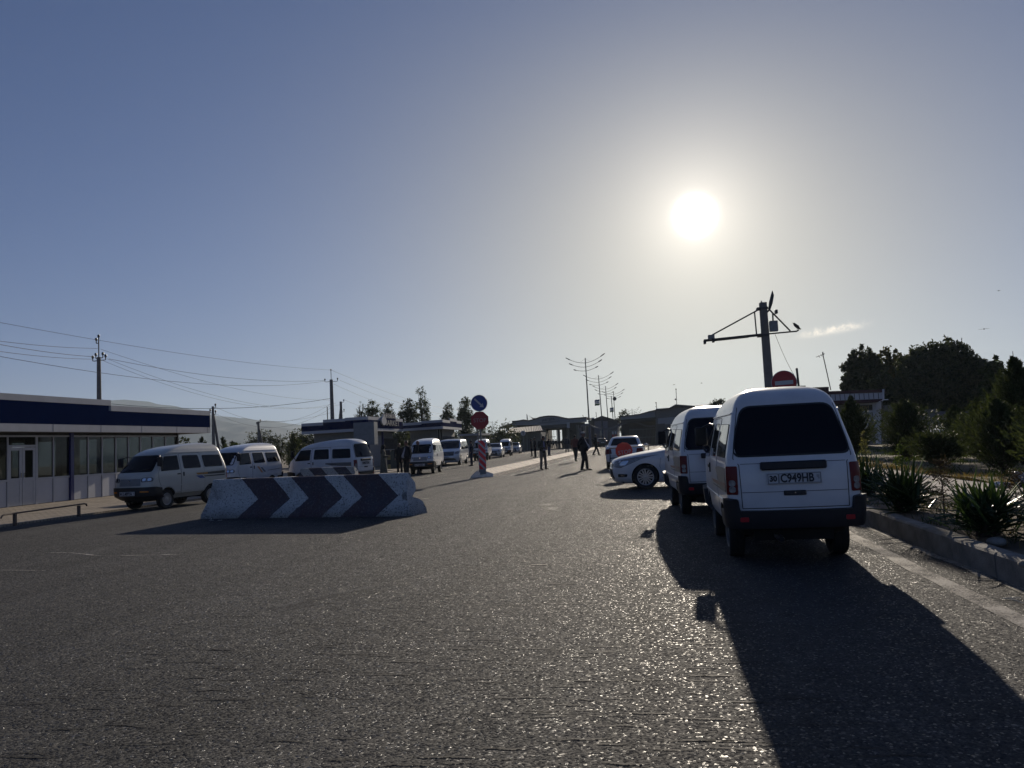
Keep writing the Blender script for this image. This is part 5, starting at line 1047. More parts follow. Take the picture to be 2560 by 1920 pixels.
wire('wire from the near pole right insulator to the tall pole', at(272, 897, Y1), at(812, 951, Y2), 0.59, w2)
wire('wire sagging from the near pole top down to the twin pole', at(252, 873, Y1), at(826, 1000, 90), 0.90, w1)
wire('lower wire sagging from the near pole to the twin pole', at(268, 897, Y1), at(850, 1012, 91), 1.53, w1)
wire('lowest of the wires sagging from the near pole', at(258, 902, Y1), at(840, 1008, 91), 1.71, w1)
wire('level wire from behind the shop roof to the tall pole', at(270, 1009, 58), at(826, 996, Y2), 0.72, .02)
wire('upper wire from the thin braced pole to the tall pole', at(540, 1018, Y3_), at(826, 1010, Y2), 1.60, w1)
wire('middle wire from the thin braced pole to the tall pole', at(540, 1035, Y3_), at(826, 1020, Y2), 1.60, w1)
wire('low wire from the short bush pole to the tall pole', at(648, 1054, 85), at(826, 1032, Y2), 0.32, w1)
wire('upper wire leaving the tall pole to the right', at(830, 926, Y2), at(1185, 1030, 150), 0.99, w2)
wire('middle wire leaving the tall pole to the right', at(850, 951, Y2), at(1180, 1045, 150), 0.90, w2)
wire('lower wire leaving the tall pole to the right', at(834, 960, Y2), at(1100, 1040, 150), 0.90, w2)
wire('short wire from the twin pole to the right', at(862, 1000, 92), at(1000, 1038, 150), 0.45, w2)
# curved-arm street lamps -------------------------------------------------
m_lamp = mat('lamp_grey', (.07, .075, .085), .5, var=.1); m_lampb = mat('lamp_base_blue', (.05, .06, .10), .5)
def street_lamp(label, px, pyt, Y, xb, S, lean, base_px=None):
    T = at(px, pyt, Y); bx = at(base_px[0], base_px[1], Y).x if base_px else T.x; e = empty('street_lamp', (bx, Y, 0), 0, label, 'street lamp', 'street lamps with curved triple arms'); dx = T.x-bx; H = T.z
    g = MB(); g.tube([(0, 0, 0), (0, 0, 2.9*S)], .17*S, 10); g.build('base', m_lampb, e, smooth=40)
    g = MB(); g.tube([(0, 0, 2.9*S), (dx*.4, 0, H*.5), (dx, 0, H)], [.10*S, .085*S, .06*S], 8)
    for sx in (-1, 1): g.tube([(dx*.2, 0, 2.9*S), (dx*.2+sx*.35*S, 0, 3.4*S)], .02*S, 5)
    g.build('shaft', m_lamp, e, smooth=40)
    for k, (hw, dz) in enumerate(((2.55, -.55), (2.15, -1.02), (1.6, -1.45))):
        hw *= S; z0 = H+dz*S*1.15; sgn = [Vector((dx+hw*t, 0, z0+ (.95 if k == 0 else .72 if k == 1 else .38)*S*abs(t)**1.8+.12*S*t)) for t in np.linspace(-1, 1, 17)]
        g = MB(); g.tube(sgn, .028*S, 5); a = g.build('arm', m_lamp, e)
        for s2 in (0, -1):
            q, q2 = sgn[s2], sgn[2] if s2 == 0 else sgn[-3]; g = MB(); g.tube([q2, q2.lerp(q, .3), q2.lerp(q, .9), q], [.03*S, .075*S, .06*S, .02*S], 6); g.build('lantern', m_lamp, a)
    g = MB()
    for sx in (-1, 1): g.tube([(dx, 0, H-.1*S), (dx+sx*.7*S, 0, H-.52*S)], .008*S, 3)
    g.build('stay', m_lamp, e); return e
l1 = street_lamp('nearest and tallest street lamp on the traffic island', 1463, 895, 99, 0, 1.0, 0, (1476, 1110))
street_lamp('second street lamp of the island, just behind the tallest', 1496, 938, 128, 0, 1.0, 0, (1509, 1108))
street_lamp('third street lamp of the island row', 1513.5, 965, 152, 0, 1.0, 0, (1524, 1105))
street_lamp('fourth street lamp of the island row, with a round dish on its shaft', 1533.5, 979, 176, 0, 1.0, 0, (1541, 1104))
street_lamp('far small street lamp, left one of the pair over the customs hall', 1580, 1021.5, 260, 0, 1., 0, (1583, 1100)); street_lamp('far small street lamp, right one of the pair over the customs hall', 1587, 1028, 290, 0, 1., 0, (1589, 1100))
street_lamp('small distant street lamp left of the terminal', 1230.5, 1053, 250, 0, .8, 0, (1232, 1100))
T = at(1536, 1005, 170); e = empty('dish_mast', (at(1531, 1000, 170).x-.0, 170, 0), 0, 'thin mast with a round dark dish between the far lamps', 'mast'); g = MB(); g.tube([(0, 0, 0), (-.2, 0, at(1531, 990, 170).z)], .09, 6); g.build('shaft', m_lamp, e)
c = at(1536.5, 997, 169.6)-e.location; g = MB(); g.lathe([(.001, .1), (.25, .04), (.42, -.03), (.42, -.06), (.25, 0), (.001, .05)], 16, 'y', c=tuple(c)); g.build('dish', m_iron, e, smooth=40)
for k, (px, py, Y, lb) in enumerate(((1499, 1003, 127, 'small striped flag on the second street lamp'), (1534, 1022, 169, 'small striped flag on the thin dish mast'))):
    T = at(px, py, Y); e = empty('flag', (T.x, Y, T.z), 0, lb, 'flag', 'small flags on the lamps'); w_, h_ = .55, 1.05*(1 if k == 0 else .9)
    for j, m in enumerate((mat('flag_blue', (.05, .10, .18), .7), mat('flag_white', (.40, .40, .38), .7), mat('flag_green', (.03, .12, .05), .7))):
        g = MB(); n = 6; z0 = .35-j*.33
        vs = [(-w_*(t/n)*1.5, .05*math.sin(t*1.3), z0-(q*.31)-.18*(t/n)**1.5-.05*math.sin(t)) for q in (0, 1) for t in range(n+1)]
        g.add(vs+[(v[0], v[1]+.012, v[2]) for v in vs], [(t, t+1, n+2+t, n+1+t) for t in range(n)]+[(2*n+2+t, 2*n+3+t, 3*n+4+t, 3*n+3+t) for t in range(n)]); g.build('band', m, e, fix=False)
# gantry pole with camera arms, on the right ------------------------------
Yp = 30.; B = at(1933, 1100, Yp); T = at(1903, 757, Yp); rt = empty('camera_gantry', (B.x, Yp, .15), 0, 'leaning concrete pole with long lattice arms and camera box', 'pole'); b = rt.location
q = lambda px, py, dy=0: at(px, py, Yp+dy)-b-Vector((0, -dy*0, 0))
g = MB(); P0, P1 = Vector((0, 0, -.1)), q(1907, 757)
n = 2; w0, w1_ = .16, .125; vs = []
for p, w_ in ((P0, w0), (P1, w1_)): vs += [(p.x-w_, -w_, p.z), (p.x+w_, -w_, p.z), (p.x+w_, w_, p.z), (p.x-w_, w_, p.z)]
g.add(vs, [(0, 3, 2, 1), (4, 5, 6, 7), (0, 1, 5, 4), (1, 2, 6, 5), (2, 3, 7, 6), (3, 0, 4, 7)]); g.build('shaft', m_pole, rt)
g = MB(); g.tube([q(1905, 770), q(1904.5, 758), q(1903, 752)], [.06, .04, .015], 6); g.build('broken_tip', m_pole, rt)
g = MB(); g.tube([q(1916, 782), q(1923, 775), q(1927, 757), q(1931, 738), q(1931, 727)], [.03, .04, .07, .06, .01], 8); g.build('torn_cover', m_iron, rt)
def bar(nm, pts, r, dy=-.16): g = MB(); g.tube([q(*p)+Vector((0, dy, 0)) for p in pts], r, 6); return g.build(nm, m_iron, rt)
bar('long_arm', [(1759, 853), (1800, 849), (1905, 838)], .055); bar('long_arm_stay', [(1772, 843), (1902, 772)], .03); bar('upright', [(1885, 783), (1890, 838)], .028); bar('long_arm', [(1785, 853.5), (1870, 844.5)], .02)
bar('short_arm', [(1920, 836), (1990, 829.5), (1995, 826)], .03); bar('short_arm_stay', [(1922, 776), (1974, 829)], .03); bar('upright', [(1930, 783), (1931, 806)], .03)
for (px, py) in ((1905, 772), (1908, 839)): g = MB(); c = q(px, py); g.box(c.x-.2, c.x+.2, -.18, .18, c.z-.04, c.z+.04); g.build('clamp', m_iron, rt)
g = MB(); c = q(1931, 818); g.box(c.x-.15, c.x+.15, -.36, -.19, c.z-.20, c.z+.20, bev=.015); g.build('junction_box', m_galv, rt)
for (px, py, w_, h_) in ((1777, 845, .12, .09),): g = MB(); c = q(px, py); g.box(c.x-w_, c.x+w_, -.30, -.12, c.z-h_, c.z+h_, bev=.015); g.build('camera', mat('camera_pale', (.20, .20, .19), .5), rt)
for (px, py) in ((1761, 857), (1782, 853), (1938, 782)): g = MB(); c = q(px, py); g.box(c.x-.045, c.x+.045, -.34, -.10, c.z-.07, c.z+.07, bev=.01); g.build('camera', m_blk, rt)
wire('thin slack cable hanging from the gantry arm', q(1938, 836)+b, at(1985, 937, 31), 0.11, .008)
e = empty('roof_mast', (at(1998, 965, 44).x, 44, 0), 0, 'short thick mast on the shop roof right of the no entry sign', 'mast'); g = MB(); T = at(1992, 923, 44); g.tube([(0, 0, 2.8), (T.x-e.location.x, 0, T.z)], .06, 8); g.build('shaft', m_iron, e); g = MB(); g.ball((T.x-e.location.x, 0, T.z), .07, 8); g.build('cap', m_iron, e)
e = empty('aerial', (at(2077, 972, 47).x, 47, 0), 0, 'thin leaning television aerial on the bread shop roof', 'aerial'); b = e.location; g = MB(); A, B2 = at(2077, 975, 47)-b, at(2056, 881, 47)-b; g.tube([A, B2], .028, 6); g.build('shaft', m_iron, e)
g = MB()
for (p, q2) in (((2040, 893), (2062, 884)), ((2046, 889), (2050, 894)), ((2052, 886), (2056, 891)), ((2057, 879), (2060, 888))): g.tube([at(*p, 47)-b, at(*q2, 47)-b], .014, 4)
g.build('antenna', m_iron, e)
for k, (px, y0, y1, Y, lb) in enumerate(((1640, 1022, 1007, 131, 'short rooftop mast on the customs hall edge'), (1690, 1012, 973, 133, 'tall thin aerial on the customs hall ridge'), (1457, 1046, 1038, 141, 'tiny aerial on the terminal roof'), (1490, 1046, 1031, 152, 'thin aerial behind the gabled gatehouse'), (1850, 1000, 996, 140, 'rooftop stub behind the minivans'))[:4]):
    A, B2 = at(px+2, y0, Y), at(px, y1, Y); g = MB(); g.tube([A, B2], .05, 5); g.ball((B2.x, B2.y, B2.z), .12 if k < 2 else .07, 6); g.ball(tuple(A.lerp(B2, .35)+Vector((-.15, 0, 0))), .16 if k == 1 else .06, 6); o = g.build('aerial', m_iron); tag(o, lb, 'aerial')
g = MB(); c = at(2200, 960, 1); 
# birds --------------------------------------------------------------------
m_bird = mat('bird_dark', (.02, .02, .022), .7)
def bird(label, p, fly, s=1., rz=0):
    e = empty('bird', p, rz, label, 'bird'); g = MB()
    if fly:
        g.tube([(-.16, 0, 0), (-.08, 0, .01), (.02, 0, .02), (.10, 0, .03), (.16, 0, .03)], [.01, .04, .06, .035, .01], 8); g.build('body', m_bird, e, smooth=60)
        for sg in (1, -1): g = MB(); g.prism([(-.02, sg*.04), (.07, sg*.05), (.09, sg*.22), (.0, sg*.42), (-.05, sg*.2)], 'z', .02, .028); g.build('wing', m_bird, e)
    else:
        g.tube([(.16, 0, .02), (.10, 0, .05), (.04, 0, .12), (-.04, 0, .20), (-.075, 0, .255), (-.10, 0, .27)], [.012, .035, .065, .055, .035, .01], 10); g.tube([(-.10, 0, .275), (-.135, 0, .268)], [.012, .002], 5)
        for sg in (1, -1): g.tube([(.02, sg*.02, .08), (.02, sg*.02, 0)], .006, 5)
        g.build('body', m_bird, e, smooth=60)
    e.scale = (s, s, s); return e
pb = at(1993, 826.5, Yp-.16); bird('dark bird perched on the right tip of the gantry arm', pb+Vector((-.02, 0, .02)), False, 1.0)
bird('dark bird flying high at the right edge of the sky', at(2460, 823, 90), True, 1.3, 1.0); bird('tiny distant bird, topmost in the right sky', at(2497, 727, 120), True, 1., 2.); bird('tiny bird above the customs hall aerial', at(1685, 962, 150), True, 1.2, .5); bird('tiny bird left of the leaning gantry pole', at(1754, 958, 150), True, 1.2, 2.6)
# ================================================================ VEGETATION
rng = np.random.default_rng(11)
def leaf_mat(name, c1, c2, rough=.55, tl=.25):
    m, n, b, N, L = node_mat(name); g = N('ShaderNodeNewGeometry'); r = nramp(N, L, g.outputs['Random Per Island'], [(0, c1), (1, c2)]); L(r, b.inputs['Base Color']); b.inputs['Roughness'].default_value = rough; b.inputs['Specular IOR Level'].default_value = .3
    t = N('ShaderNodeBsdfTranslucent'); L(nmix(N, L, 1., r, (1.6, 1.5, .7), 'MULTIPLY'), t.inputs['Color']); mx = N('ShaderNodeMixShader'); mx.inputs[0].default_value = tl; L(b.outputs[0], mx.inputs[1]); L(t.outputs[0], mx.inputs[2]); L(mx.outputs[0], n.nodes['Material Output'].inputs[0]); return m
m_lf = leaf_mat('leaf_green', (.020, .034, .010), (.06, .085, .022)); m_lfd = leaf_mat('leaf_dark', (.026, .036, .018), (.075, .09, .045)); m_con = leaf_mat('conifer_green', (.020, .032, .014), (.060, .078, .034), .6, .28); m_lfy = leaf_mat('leaf_olive', (.04, .045, .012), (.10, .095, .03), .6, .3)
m_yuc = leaf_mat('yucca_green', (.018, .042, .016), (.055, .095, .038), .32, .25); m_dry = leaf_mat('dry_twig_leaf', (.045, .034, .02), (.10, .075, .045), .7, .2); m_bark = mat('bark', (.05, .038, .028), .9, var=.3, vs=12, bump=.6, bs=25)
def leaves(name, C, size, m, parent, asp=.5, dirs=None, jit=.35):
    n = len(C); C = np.asarray(C, float); s = size*rng.uniform(.7, 1.35, n)[:, None]
    a = rng.normal(size=(n, 3)); 
    if dirs is not None: a = dirs+jit*a
    a /= np.linalg.norm(a, axis=1)[:, None]+1e-9; b = np.cross(a, rng.normal(size=(n, 3))); b /= np.linalg.norm(b, axis=1)[:, None]+1e-9
    V = np.stack([C-a*s, C+b*s*asp-a*s*.1, C+a*s, C-b*s*asp-a*s*.1], 1).reshape(-1, 3)
    me = bpy.data.meshes.new(name); me.vertices.add(4*n); me.vertices.foreach_set('co', V.ravel()); me.loops.add(4*n); me.loops.foreach_set('vertex_index', np.arange(4*n, dtype=np.int32)); me.polygons.add(n); me.polygons.foreach_set('loop_start', np.arange(0, 4*n, 4, dtype=np.int32)); me.polygons.foreach_set('loop_total', np.full(n, 4, dtype=np.int32)); me.materials.append(m); me.update(calc_edges=True)
    o = bpy.data.objects.new(name, me); COL.objects.link(o); o.parent = parent; return o
def tree(label, x, y, z0, blobs, nclump, nleaf, lsize, m, trunk_r, name='broadleaf_tree', grp=None, cat='tree', cl=.16, trunk_top=None):
    # blobs: (dx, dy, z, rx, ry, rz)
    e = empty(name, (x, y, z0), 0, label, cat, grp); cc = []; vol = np.array([b[3]*b[4]*b[5] for b in blobs])**.67; vol /= vol.sum()
    for b, v in zip(blobs, vol):
        k = max(4, int(nclump*v)); d = rng.normal(size=(k, 3)); d /= np.linalg.norm(d, axis=1)[:, None]; r = rng.uniform(.45, 1.05, k)[:, None]**.7; cc.append(np.array(b[:3])+d*r*np.array(b[3:])*rng.uniform(.85, 1.12, (k, 1)))
    cc = np.concatenate(cc); R_ = np.mean([b[3] for b in blobs])*cl
    pts = (cc[:, None, :]+rng.normal(size=(len(cc), nleaf, 3))*R_*rng.uniform(.5, 1.4, (len(cc), 1, 1))).reshape(-1, 3); pts = pts[pts[:, 2] > .1]
    leaves('crown', pts, lsize, m, e)
    g = MB(); top = trunk_top or max(b[2] for b in blobs); P = [Vector((0, 0, -.1)), Vector((.04*top, 0, top*.35)), Vector((-.02*top, .03*top, top*.7)), Vector((0, 0, top))]; g.tube(P, [trunk_r, trunk_r*.8, trunk_r*.5, trunk_r*.15], 8)
    for c in cc[rng.choice(len(cc), min(len(cc), 38), replace=False)]:
        c = Vector(c); h = max(min(c.z*.6, top*.9), top*.18); s = Vector((0, 0, h)); mid = s.lerp(c, .5)+Vector((0, 0, -.06*top*.3)); g.tube([s, mid, c], [trunk_r*.35, trunk_r*.2, trunk_r*.05], 5)
    g.build('trunk', m_bark, e, smooth=60); return e
def px_tree(label, px, pyt, pyb, hw_px, Y, dens, m=m_lf, **k):
    T = at(px, pyt, Y); B = at(px, pyb, Y); rx = abs(at(px+hw_px, pyt, Y).x-T.x); z1 = T.z; zb = max(.3, B.z); h = z1-zb
    bl = [(0, 0, zb+h*.35, rx*.95, rx*.9, h*.38), (rx*.15, 0, zb+h*.70, rx*.62, rx*.6, h*.30), (-rx*.35, 0, zb+h*.5, rx*.55, rx*.5, h*.25), (rx*.5, 0, zb+h*.35, rx*.45, rx*.5, h*.22)]
    return tree(label, T.x, Y, 0, bl, int(60*dens), 20, rx*.07, m, .15, cl=.14, grp=k.get('grp', 'trees behind the kiosks'), name=k.get('name', 'broadleaf_tree'), trunk_top=z1*.93)
px_tree('small sparse tree left end of the row behind the sign kiosk', 898, 1006, 1060, 15, 82, 1.0)
px_tree('sparse round tree behind the sign kiosk roof', 929, 998, 1060, 24, 84, 2.0)
px_tree('denser tree right above the sign kiosk lettering', 968, 1004, 1070, 20, 80, 3.2, m_lfd)
px_tree('dark bushy tree between the two kiosks', 1017, 997, 1075, 26, 82, 4.2, m_lfd)
px_tree('tall thin see-through poplar, highest of the row', 1051, 966, 1075, 24, 86, 2.6, name='poplar_tree')
px_tree('small dark tree with flat top behind the second kiosk', 1117, 1008, 1075, 20, 90, 4.0, m_lfd)
px_tree('dense column shaped tree left of the stop sign', 1160, 989, 1098, 23, 92, 6.5, m_lfd, name='poplar_tree')
px_tree('tree peeking over the roof of the second minivan', 1793, 997, 1040, 24, 120, 5, m_lfd, grp='far trees')
px_tree('round tree over the gatehouse, right of the lamps', 1556, 1025, 1085, 20, 175, 5, m_lfd, grp='far trees')
px_tree('small bush left of the gatehouse lamps', 1541, 1040, 1085, 9, 170, 2, m_lfd, grp='far trees')
# hedge and low far bushes on the left
for k, (px, pt, hw, Y, lb, m) in enumerate(((640, 1072, 22, 90, 'round grey green bush left of the bush pole', m_lfd), (672, 1072, 26, 92, 'round dark bush right of the low pole', m_lfd), (700, 1083, 14, 86, 'low bush at the right end of the round bushes', m_lfd), (737, 1081, 22, 60, 'dark hedge bush left of the sign kiosk', m_lfd), (460, 1088, 24, 42, 'leafy bush under the end of the shop fascia', m_lf), (590, 1105, 30, 50, 'low ragged bush between the first two minivans', m_lf), (566, 1118, 18, 46, 'small bush beside the thin cypress', m_lf), (1205, 1078, 16, 122, 'ragged bush over the dark wall', m_lfd), (1240, 1077, 16, 121, 'dark bush left of the corrugated shed', m_lfd))):
    T = at(px, pt, Y); rx = abs(at(px+hw, pt, Y).x-T.x); h = T.z
    tree(lb, T.x, Y, 0, [(0, 0, h*.5, rx, rx*.8, h*.5), (rx*.4, 0, h*.45, rx*.6, rx*.6, h*.4), (-rx*.5, 0, h*.4, rx*.5, rx*.5, h*.35)], 130, 26, rx*.05+.03, m, .08, 'bush', 'bushes along the left side', 'bush')
def conifer(label, x, y, z0, h, r, n, m=m_con, name='conifer', grp='conifers beyond the path', open_=.5, lean=0, up=.55, leaf=.05, pw=1.05, per=26):
    e = empty(name, (x, y, z0), 0, label, 'tree', grp); C = []; D = []; g = MB(); g.tube([(0, 0, -.05), (lean*.5, 0, h*.5), (lean, 0, h*.98)], [.05*h/3, .035*h/3, .006], 7)
    for i in range(n):
        t = (i+rng.uniform(0, 1))/n; t = t**1.15; z = h*(.03+.95*t); L_ = r*(1-t)**pw*rng.uniform(.45, 1.4)+.06*h*.3; az = rng.uniform(0, 2*PI); u = up+rng.uniform(-.2, .6)+t*.6
        d = np.array([math.cos(az), math.sin(az), u]); d /= np.linalg.norm(d); p0 = np.array([lean*t, 0, z*.93]); 
        k = per; ts = rng.uniform(.12, 1.0, k)**.75; bend = np.array([0, 0, .25*L_]); P = p0+d*L_*ts[:, None]+bend*(ts**2)[:, None]; side = rng.normal(size=(k, 3))*(.075*L_*(1.15-ts))[:, None]+rng.normal(size=(k, 3))*.012; C.append(P+side); D.append(np.tile(d, (k, 1))+rng.normal(size=(k, 3))*.35)
        if i % 2 == 0: q = p0+d*L_*.8+bend*.5; g.tube([tuple(p0), tuple((p0+q)/2), tuple(q)], [.012*h/3, .008*h/3, .003], 4, cap=False)
    leaves('foliage', np.concatenate(C), leaf, m, e, asp=.28, dirs=np.concatenate(D), jit=.15); g.build('trunk', m_bark, e, smooth=60, fix=False); return e
# left side small conifers
for px, pt, Y, r_, lb, m in ((504, 1086, 60, 1.0, 'bare spiky conifer right under the shop fascia end', m_con), (557, 1087, 75, .8, 'thin column cypress between the first two minivans', m_con), (582, 1098, 60, 1.3, 'loose spiky conifer left of the second minivan', m_con), (733, 1078, 55, 1.2, 'spiky conifer above the dark hedge', m_con)):
    T = at(px, pt, Y); conifer(lb, T.x, Y, 0, T.z, r_, 110, m, grp='small conifers on the left', leaf=.09, per=22, pw=.55 if 'column' in lb else .8)
for px0, px1, pt, Y, lb in ((745, 1010, 1090, 74, 'long dark hedge behind the sign kiosk and the row'), (985, 1270, 1083, 100, 'long dark hedge between the second kiosk and the shed')):
    A, B = at(px0, pt, Y), at(px1, pt, Y); n_ = 9; tree(lb, (A.x+B.x)/2, Y, 0, [((B.x-A.x)*(k/(n_-1)-.5), 0, A.z*.5, (B.x-A.x)/n_*.9, 1.2, A.z*.55) for k in range(n_)], 600, 30, .13, m_lfd, .05, 'hedge', None, 'hedge', cl=.22, trunk_top=1.)
# right side conifers: (px, py top, Y, radius, n)
for px, pt, Y, r_, n_, lb in ((2126, 980, 29, .95, 420, 'narrow dark conifer just right of the nearest minivan'), (2257, 988, 23.5, 1.15, 620, 'cone shaped conifer in front of the bread shop corner'), (2340, 1082, 19.5, .8, 380, 'low broad conifer right of the cone shaped one'), (2385, 1005, 24.5, .8, 300, 'middle conifer with two upright tips'), (2442, 985, 21.5, .9, 420, 'dark conifer left of the tallest one'), (2531, 872, 19.0, 1.15, 700, 'tallest conifer with a bare pointed tip at the right edge'), (2488, 985, 16.8, .9, 480, 'bushy conifer in front of the tallest one'), (2600, 940, 17.0, .9, 420, 'conifer cut by the right edge of the view'), (2560, 1060, 13.6, .95, 520, 'grey green low conifer nearest to the path')):
    Y *= 1.09; r_ *= 1.03; T = at(px, pt, Y); x = max(T.x, 6.6+r_*.5) if Y < 19 else T.x
    conifer(lb, x, Y, .2, T.z-.2, r_, n_, m_con if Y > 14 else leaf_mat('conifer_grey', (.03, .04, .022), (.07, .08, .05), .7, .2), leaf=.045 if Y < 26 else .06, per=34)
# big trees behind
def bigtree(label, px, pyt, Y, hw, m, nc, bl=None, name='broadleaf_tree', **k):
    T = at(px, pyt, Y); rx = abs(at(px+hw, pyt, Y).x-T.x); h = T.z
    B = [(0, 0, h*.52, rx, rx*.8, h*.47), (-rx*.5, 0, h*.45, rx*.55, rx*.6, h*.40), (rx*.5, 0, h*.45, rx*.55, rx*.6, h*.42)]
    return tree(label, T.x, Y, .1, B, nc, 42, k.get('ls', .15), m, .3, name, 'big trees behind the bread shop', 'tree', cl=k.get('cl', .09))
bigtree('spiky poplar cluster left of the great willow', 2152, 868, 66, 56, m_lfd, 900, ls=.14, cl=.08)
bigtree('olive tinted tree between the poplars and the willow', 2225, 872, 68, 46, m_lfy, 560, ls=.14, cl=.08)
bigtree('great dark willow dome, largest tree in view', 2350, 858, 60, 118, m_lfd, 2300, ls=.13, name='willow_tree', cl=.065)
bigtree('lower tree right of the great willow', 2482, 896, 56, 34, m_lf, 300, ls=.16, cl=.12)
bigtree('dark undergrowth tree below the willow at its left', 2215, 930, 58, 50, m_lfd, 260, ls=.2)
# yuccas -----------------------------------------------------------------
def yucca(label, p, r, n, seed):
    random.seed(seed); e = empty('yucca_plant', (p.x, p.y, .2), 0, label, 'yucca', 'yuccas along the kerb'); g = MB()
    for i in range(n):
        az = random.uniform(0, 2*PI); el = R(random.uniform(14, 80)) if random.random() > .3 else R(random.uniform(-4, 25)); L_ = r*random.uniform(.8, 1.1); w_ = .020*random.uniform(.8, 1.25)
        off = Vector((random.gauss(0, .09), random.gauss(0, .12), random.uniform(.02, .28))); d = Vector((math.cos(az)*math.cos(el), math.sin(az)*math.cos(el), math.sin(el))); sd = Vector((-math.sin(az), math.cos(az), 0)); up_ = sd.cross(d)
        droop = random.uniform(.0, .12)*L_*(1.3-el); v = []
        for t, ww in ((0, .7), (.3, 1), (.65, .8), (.9, .35), (1, .03)):
            c = off+d*(L_*t)-Vector((0, 0, droop*t*t)); v += [c-sd*w_*ww+up_*w_*.35*ww, c-up_*w_*.25*ww, c+sd*w_*ww+up_*w_*.35*ww]
        g.add(v, [(3*k+j, 3*k+j+1, 3*k+4+j, 3*k+3+j) for k in range(4) for j in (0, 1)])
    g.build('leaves', m_yuc, e, fix=False); g = MB(); g.lathe([(.12, -.05), (.10, .12), (.07, .3), (.001, .32)], 10, 'z'); g.build('stem', m_bark, e); return e
yucca('yucca nearest the minivan bumper, leaves fanning right', on(2172, 1238, .2), .55, 130, 1); yucca('middle large yucca with spiky fan of leaves', on(2262, 1282, .2), .55, 200, 2)
yucca('broad yucca nearest the camera with pale lowest blades', on(2470, 1340, .2), .47, 230, 3); yucca('yucca half cut by the right edge beside the kerb', on(2600, 1370, .2)+Vector((.25, .3, 0)), .42, 120, 4)
for k in range(4): yucca(('first yucca hidden behind the nearest minivan', 'second yucca of the far bed beside the minivans', 'third yucca of the far bed below the no entry sign', 'farthest yucca of the bed near the leaning pole')[k], Vector((3.8, 16.8+k*3.2, 0)), .6, 110, 10+k)
def shrub(label, p, h, n, m, seed, name='shrub', ls=.018, z0=.2, spread=.35, cat='shrub', grp='thin shrubs of the bed'):
    random.seed(seed); e = empty(name, (p.x, p.y, z0), 0, label, cat, grp); g = MB(); C = []; g.tube([(0, 0, 0), (.01, 0, h*.5), (0, .01, h)], [.010, .007, .002], 5)
    for i in range(n):
        z = h*random.uniform(.12, .95); az = random.uniform(0, 2*PI); L_ = spread*h*(1.15-z/h)*random.uniform(.6, 1.2); a = Vector((0, 0, z)); b = a+Vector((math.cos(az)*L_, math.sin(az)*L_, L_*random.uniform(.1, .6))); g.tube([a, b], [.004, .0015], 4, cap=False)
        for k in range(14): C.append(tuple(a.lerp(b, random.uniform(.2, 1.1))+Vector([random.gauss(0, .02) for _ in range(3)])))
    leaves('foliage', C, ls, m, e, asp=.35); g.build('twigs', m_bark, e, fix=False); return e
shrub('thin dry brown shrub between the two front yuccas', on(2362, 1300, .2), .75, 50, m_dry, 1, spread=.45); shrub('dry brown shrub at the right edge above the near yucca', on(2545, 1310, .2), .62, 46, m_dry, 2, spread=.5)
shrub('small pale leaved sapling close to the minivan tail lamp', at(2165, 1160, 21.)*1, 1.1, 30, leaf_mat('leaf_pale', (.10, .11, .05), (.2, .2, .10), .6, .4), 3, ls=.03, spread=.15); shrub('bright green weed at the far edge of the path', at(2252, 1165, 20.5), .75, 26, leaf_mat('leaf_bright', (.04, .07, .015), (.09, .13, .03), .6, .4), 4, ls=.035, spread=.28)
# grass and weeds: uncountable
def grass(name, zone, n, h, m, label):
    x0, x1, y0, y1, z = zone; P = np.stack([rng.uniform(x0, x1, n), rng.uniform(y0, y1, n)*1., np.full(n, z)], 1); cl = rng.uniform(0, 1, (40, 2)); 
    k = rng.integers(0, 40, n); cx = x0+(x1-x0)*cl[k, 0]; cy = y0+(y1-y0)*cl[k, 1]; msk = rng.uniform(0, 1, n) < .7; P[msk, 0] = np.clip(cx[msk]+rng.normal(0, .18, msk.sum()), x0, x1); P[msk, 1] = cy[msk]+rng.normal(0, .4, msk.sum())
    d = np.stack([rng.normal(0, .5, n), rng.normal(0, .5, n), np.ones(n)], 1); P[:, 2] += h*.4; o = leaves(name, P, h, m, None, asp=.07, dirs=d, jit=.1); return tag(o, kind='stuff')
m_gr = leaf_mat('grass_green', (.02, .04, .01), (.08, .10, .03), .7, .3); m_gd = leaf_mat('grass_dry', (.12, .09, .04), (.26, .2, .10), .8, .3)
for nm, zn, n_, h_, m in (('grass', (3.2, 4.6, 2, 26, .20), 5000, .06, m_gr), ('dry_grass', (6.15, 6.9, 6, 60, .2), 9000, .09, m_gd), ('grass', (6.3, 12, 8, 50, .2), 9000, .12, m_gr), ('dry_grass', (3.2, 4.6, 2, 20, .2), 1500, .05, m_gd)):
    o = grass(nm, zn, n_, h_, m, ''); tag(o, {'grass': 'low green weeds and grass', 'dry_grass': 'dry straw coloured grass along the path'}[nm], 'grass')
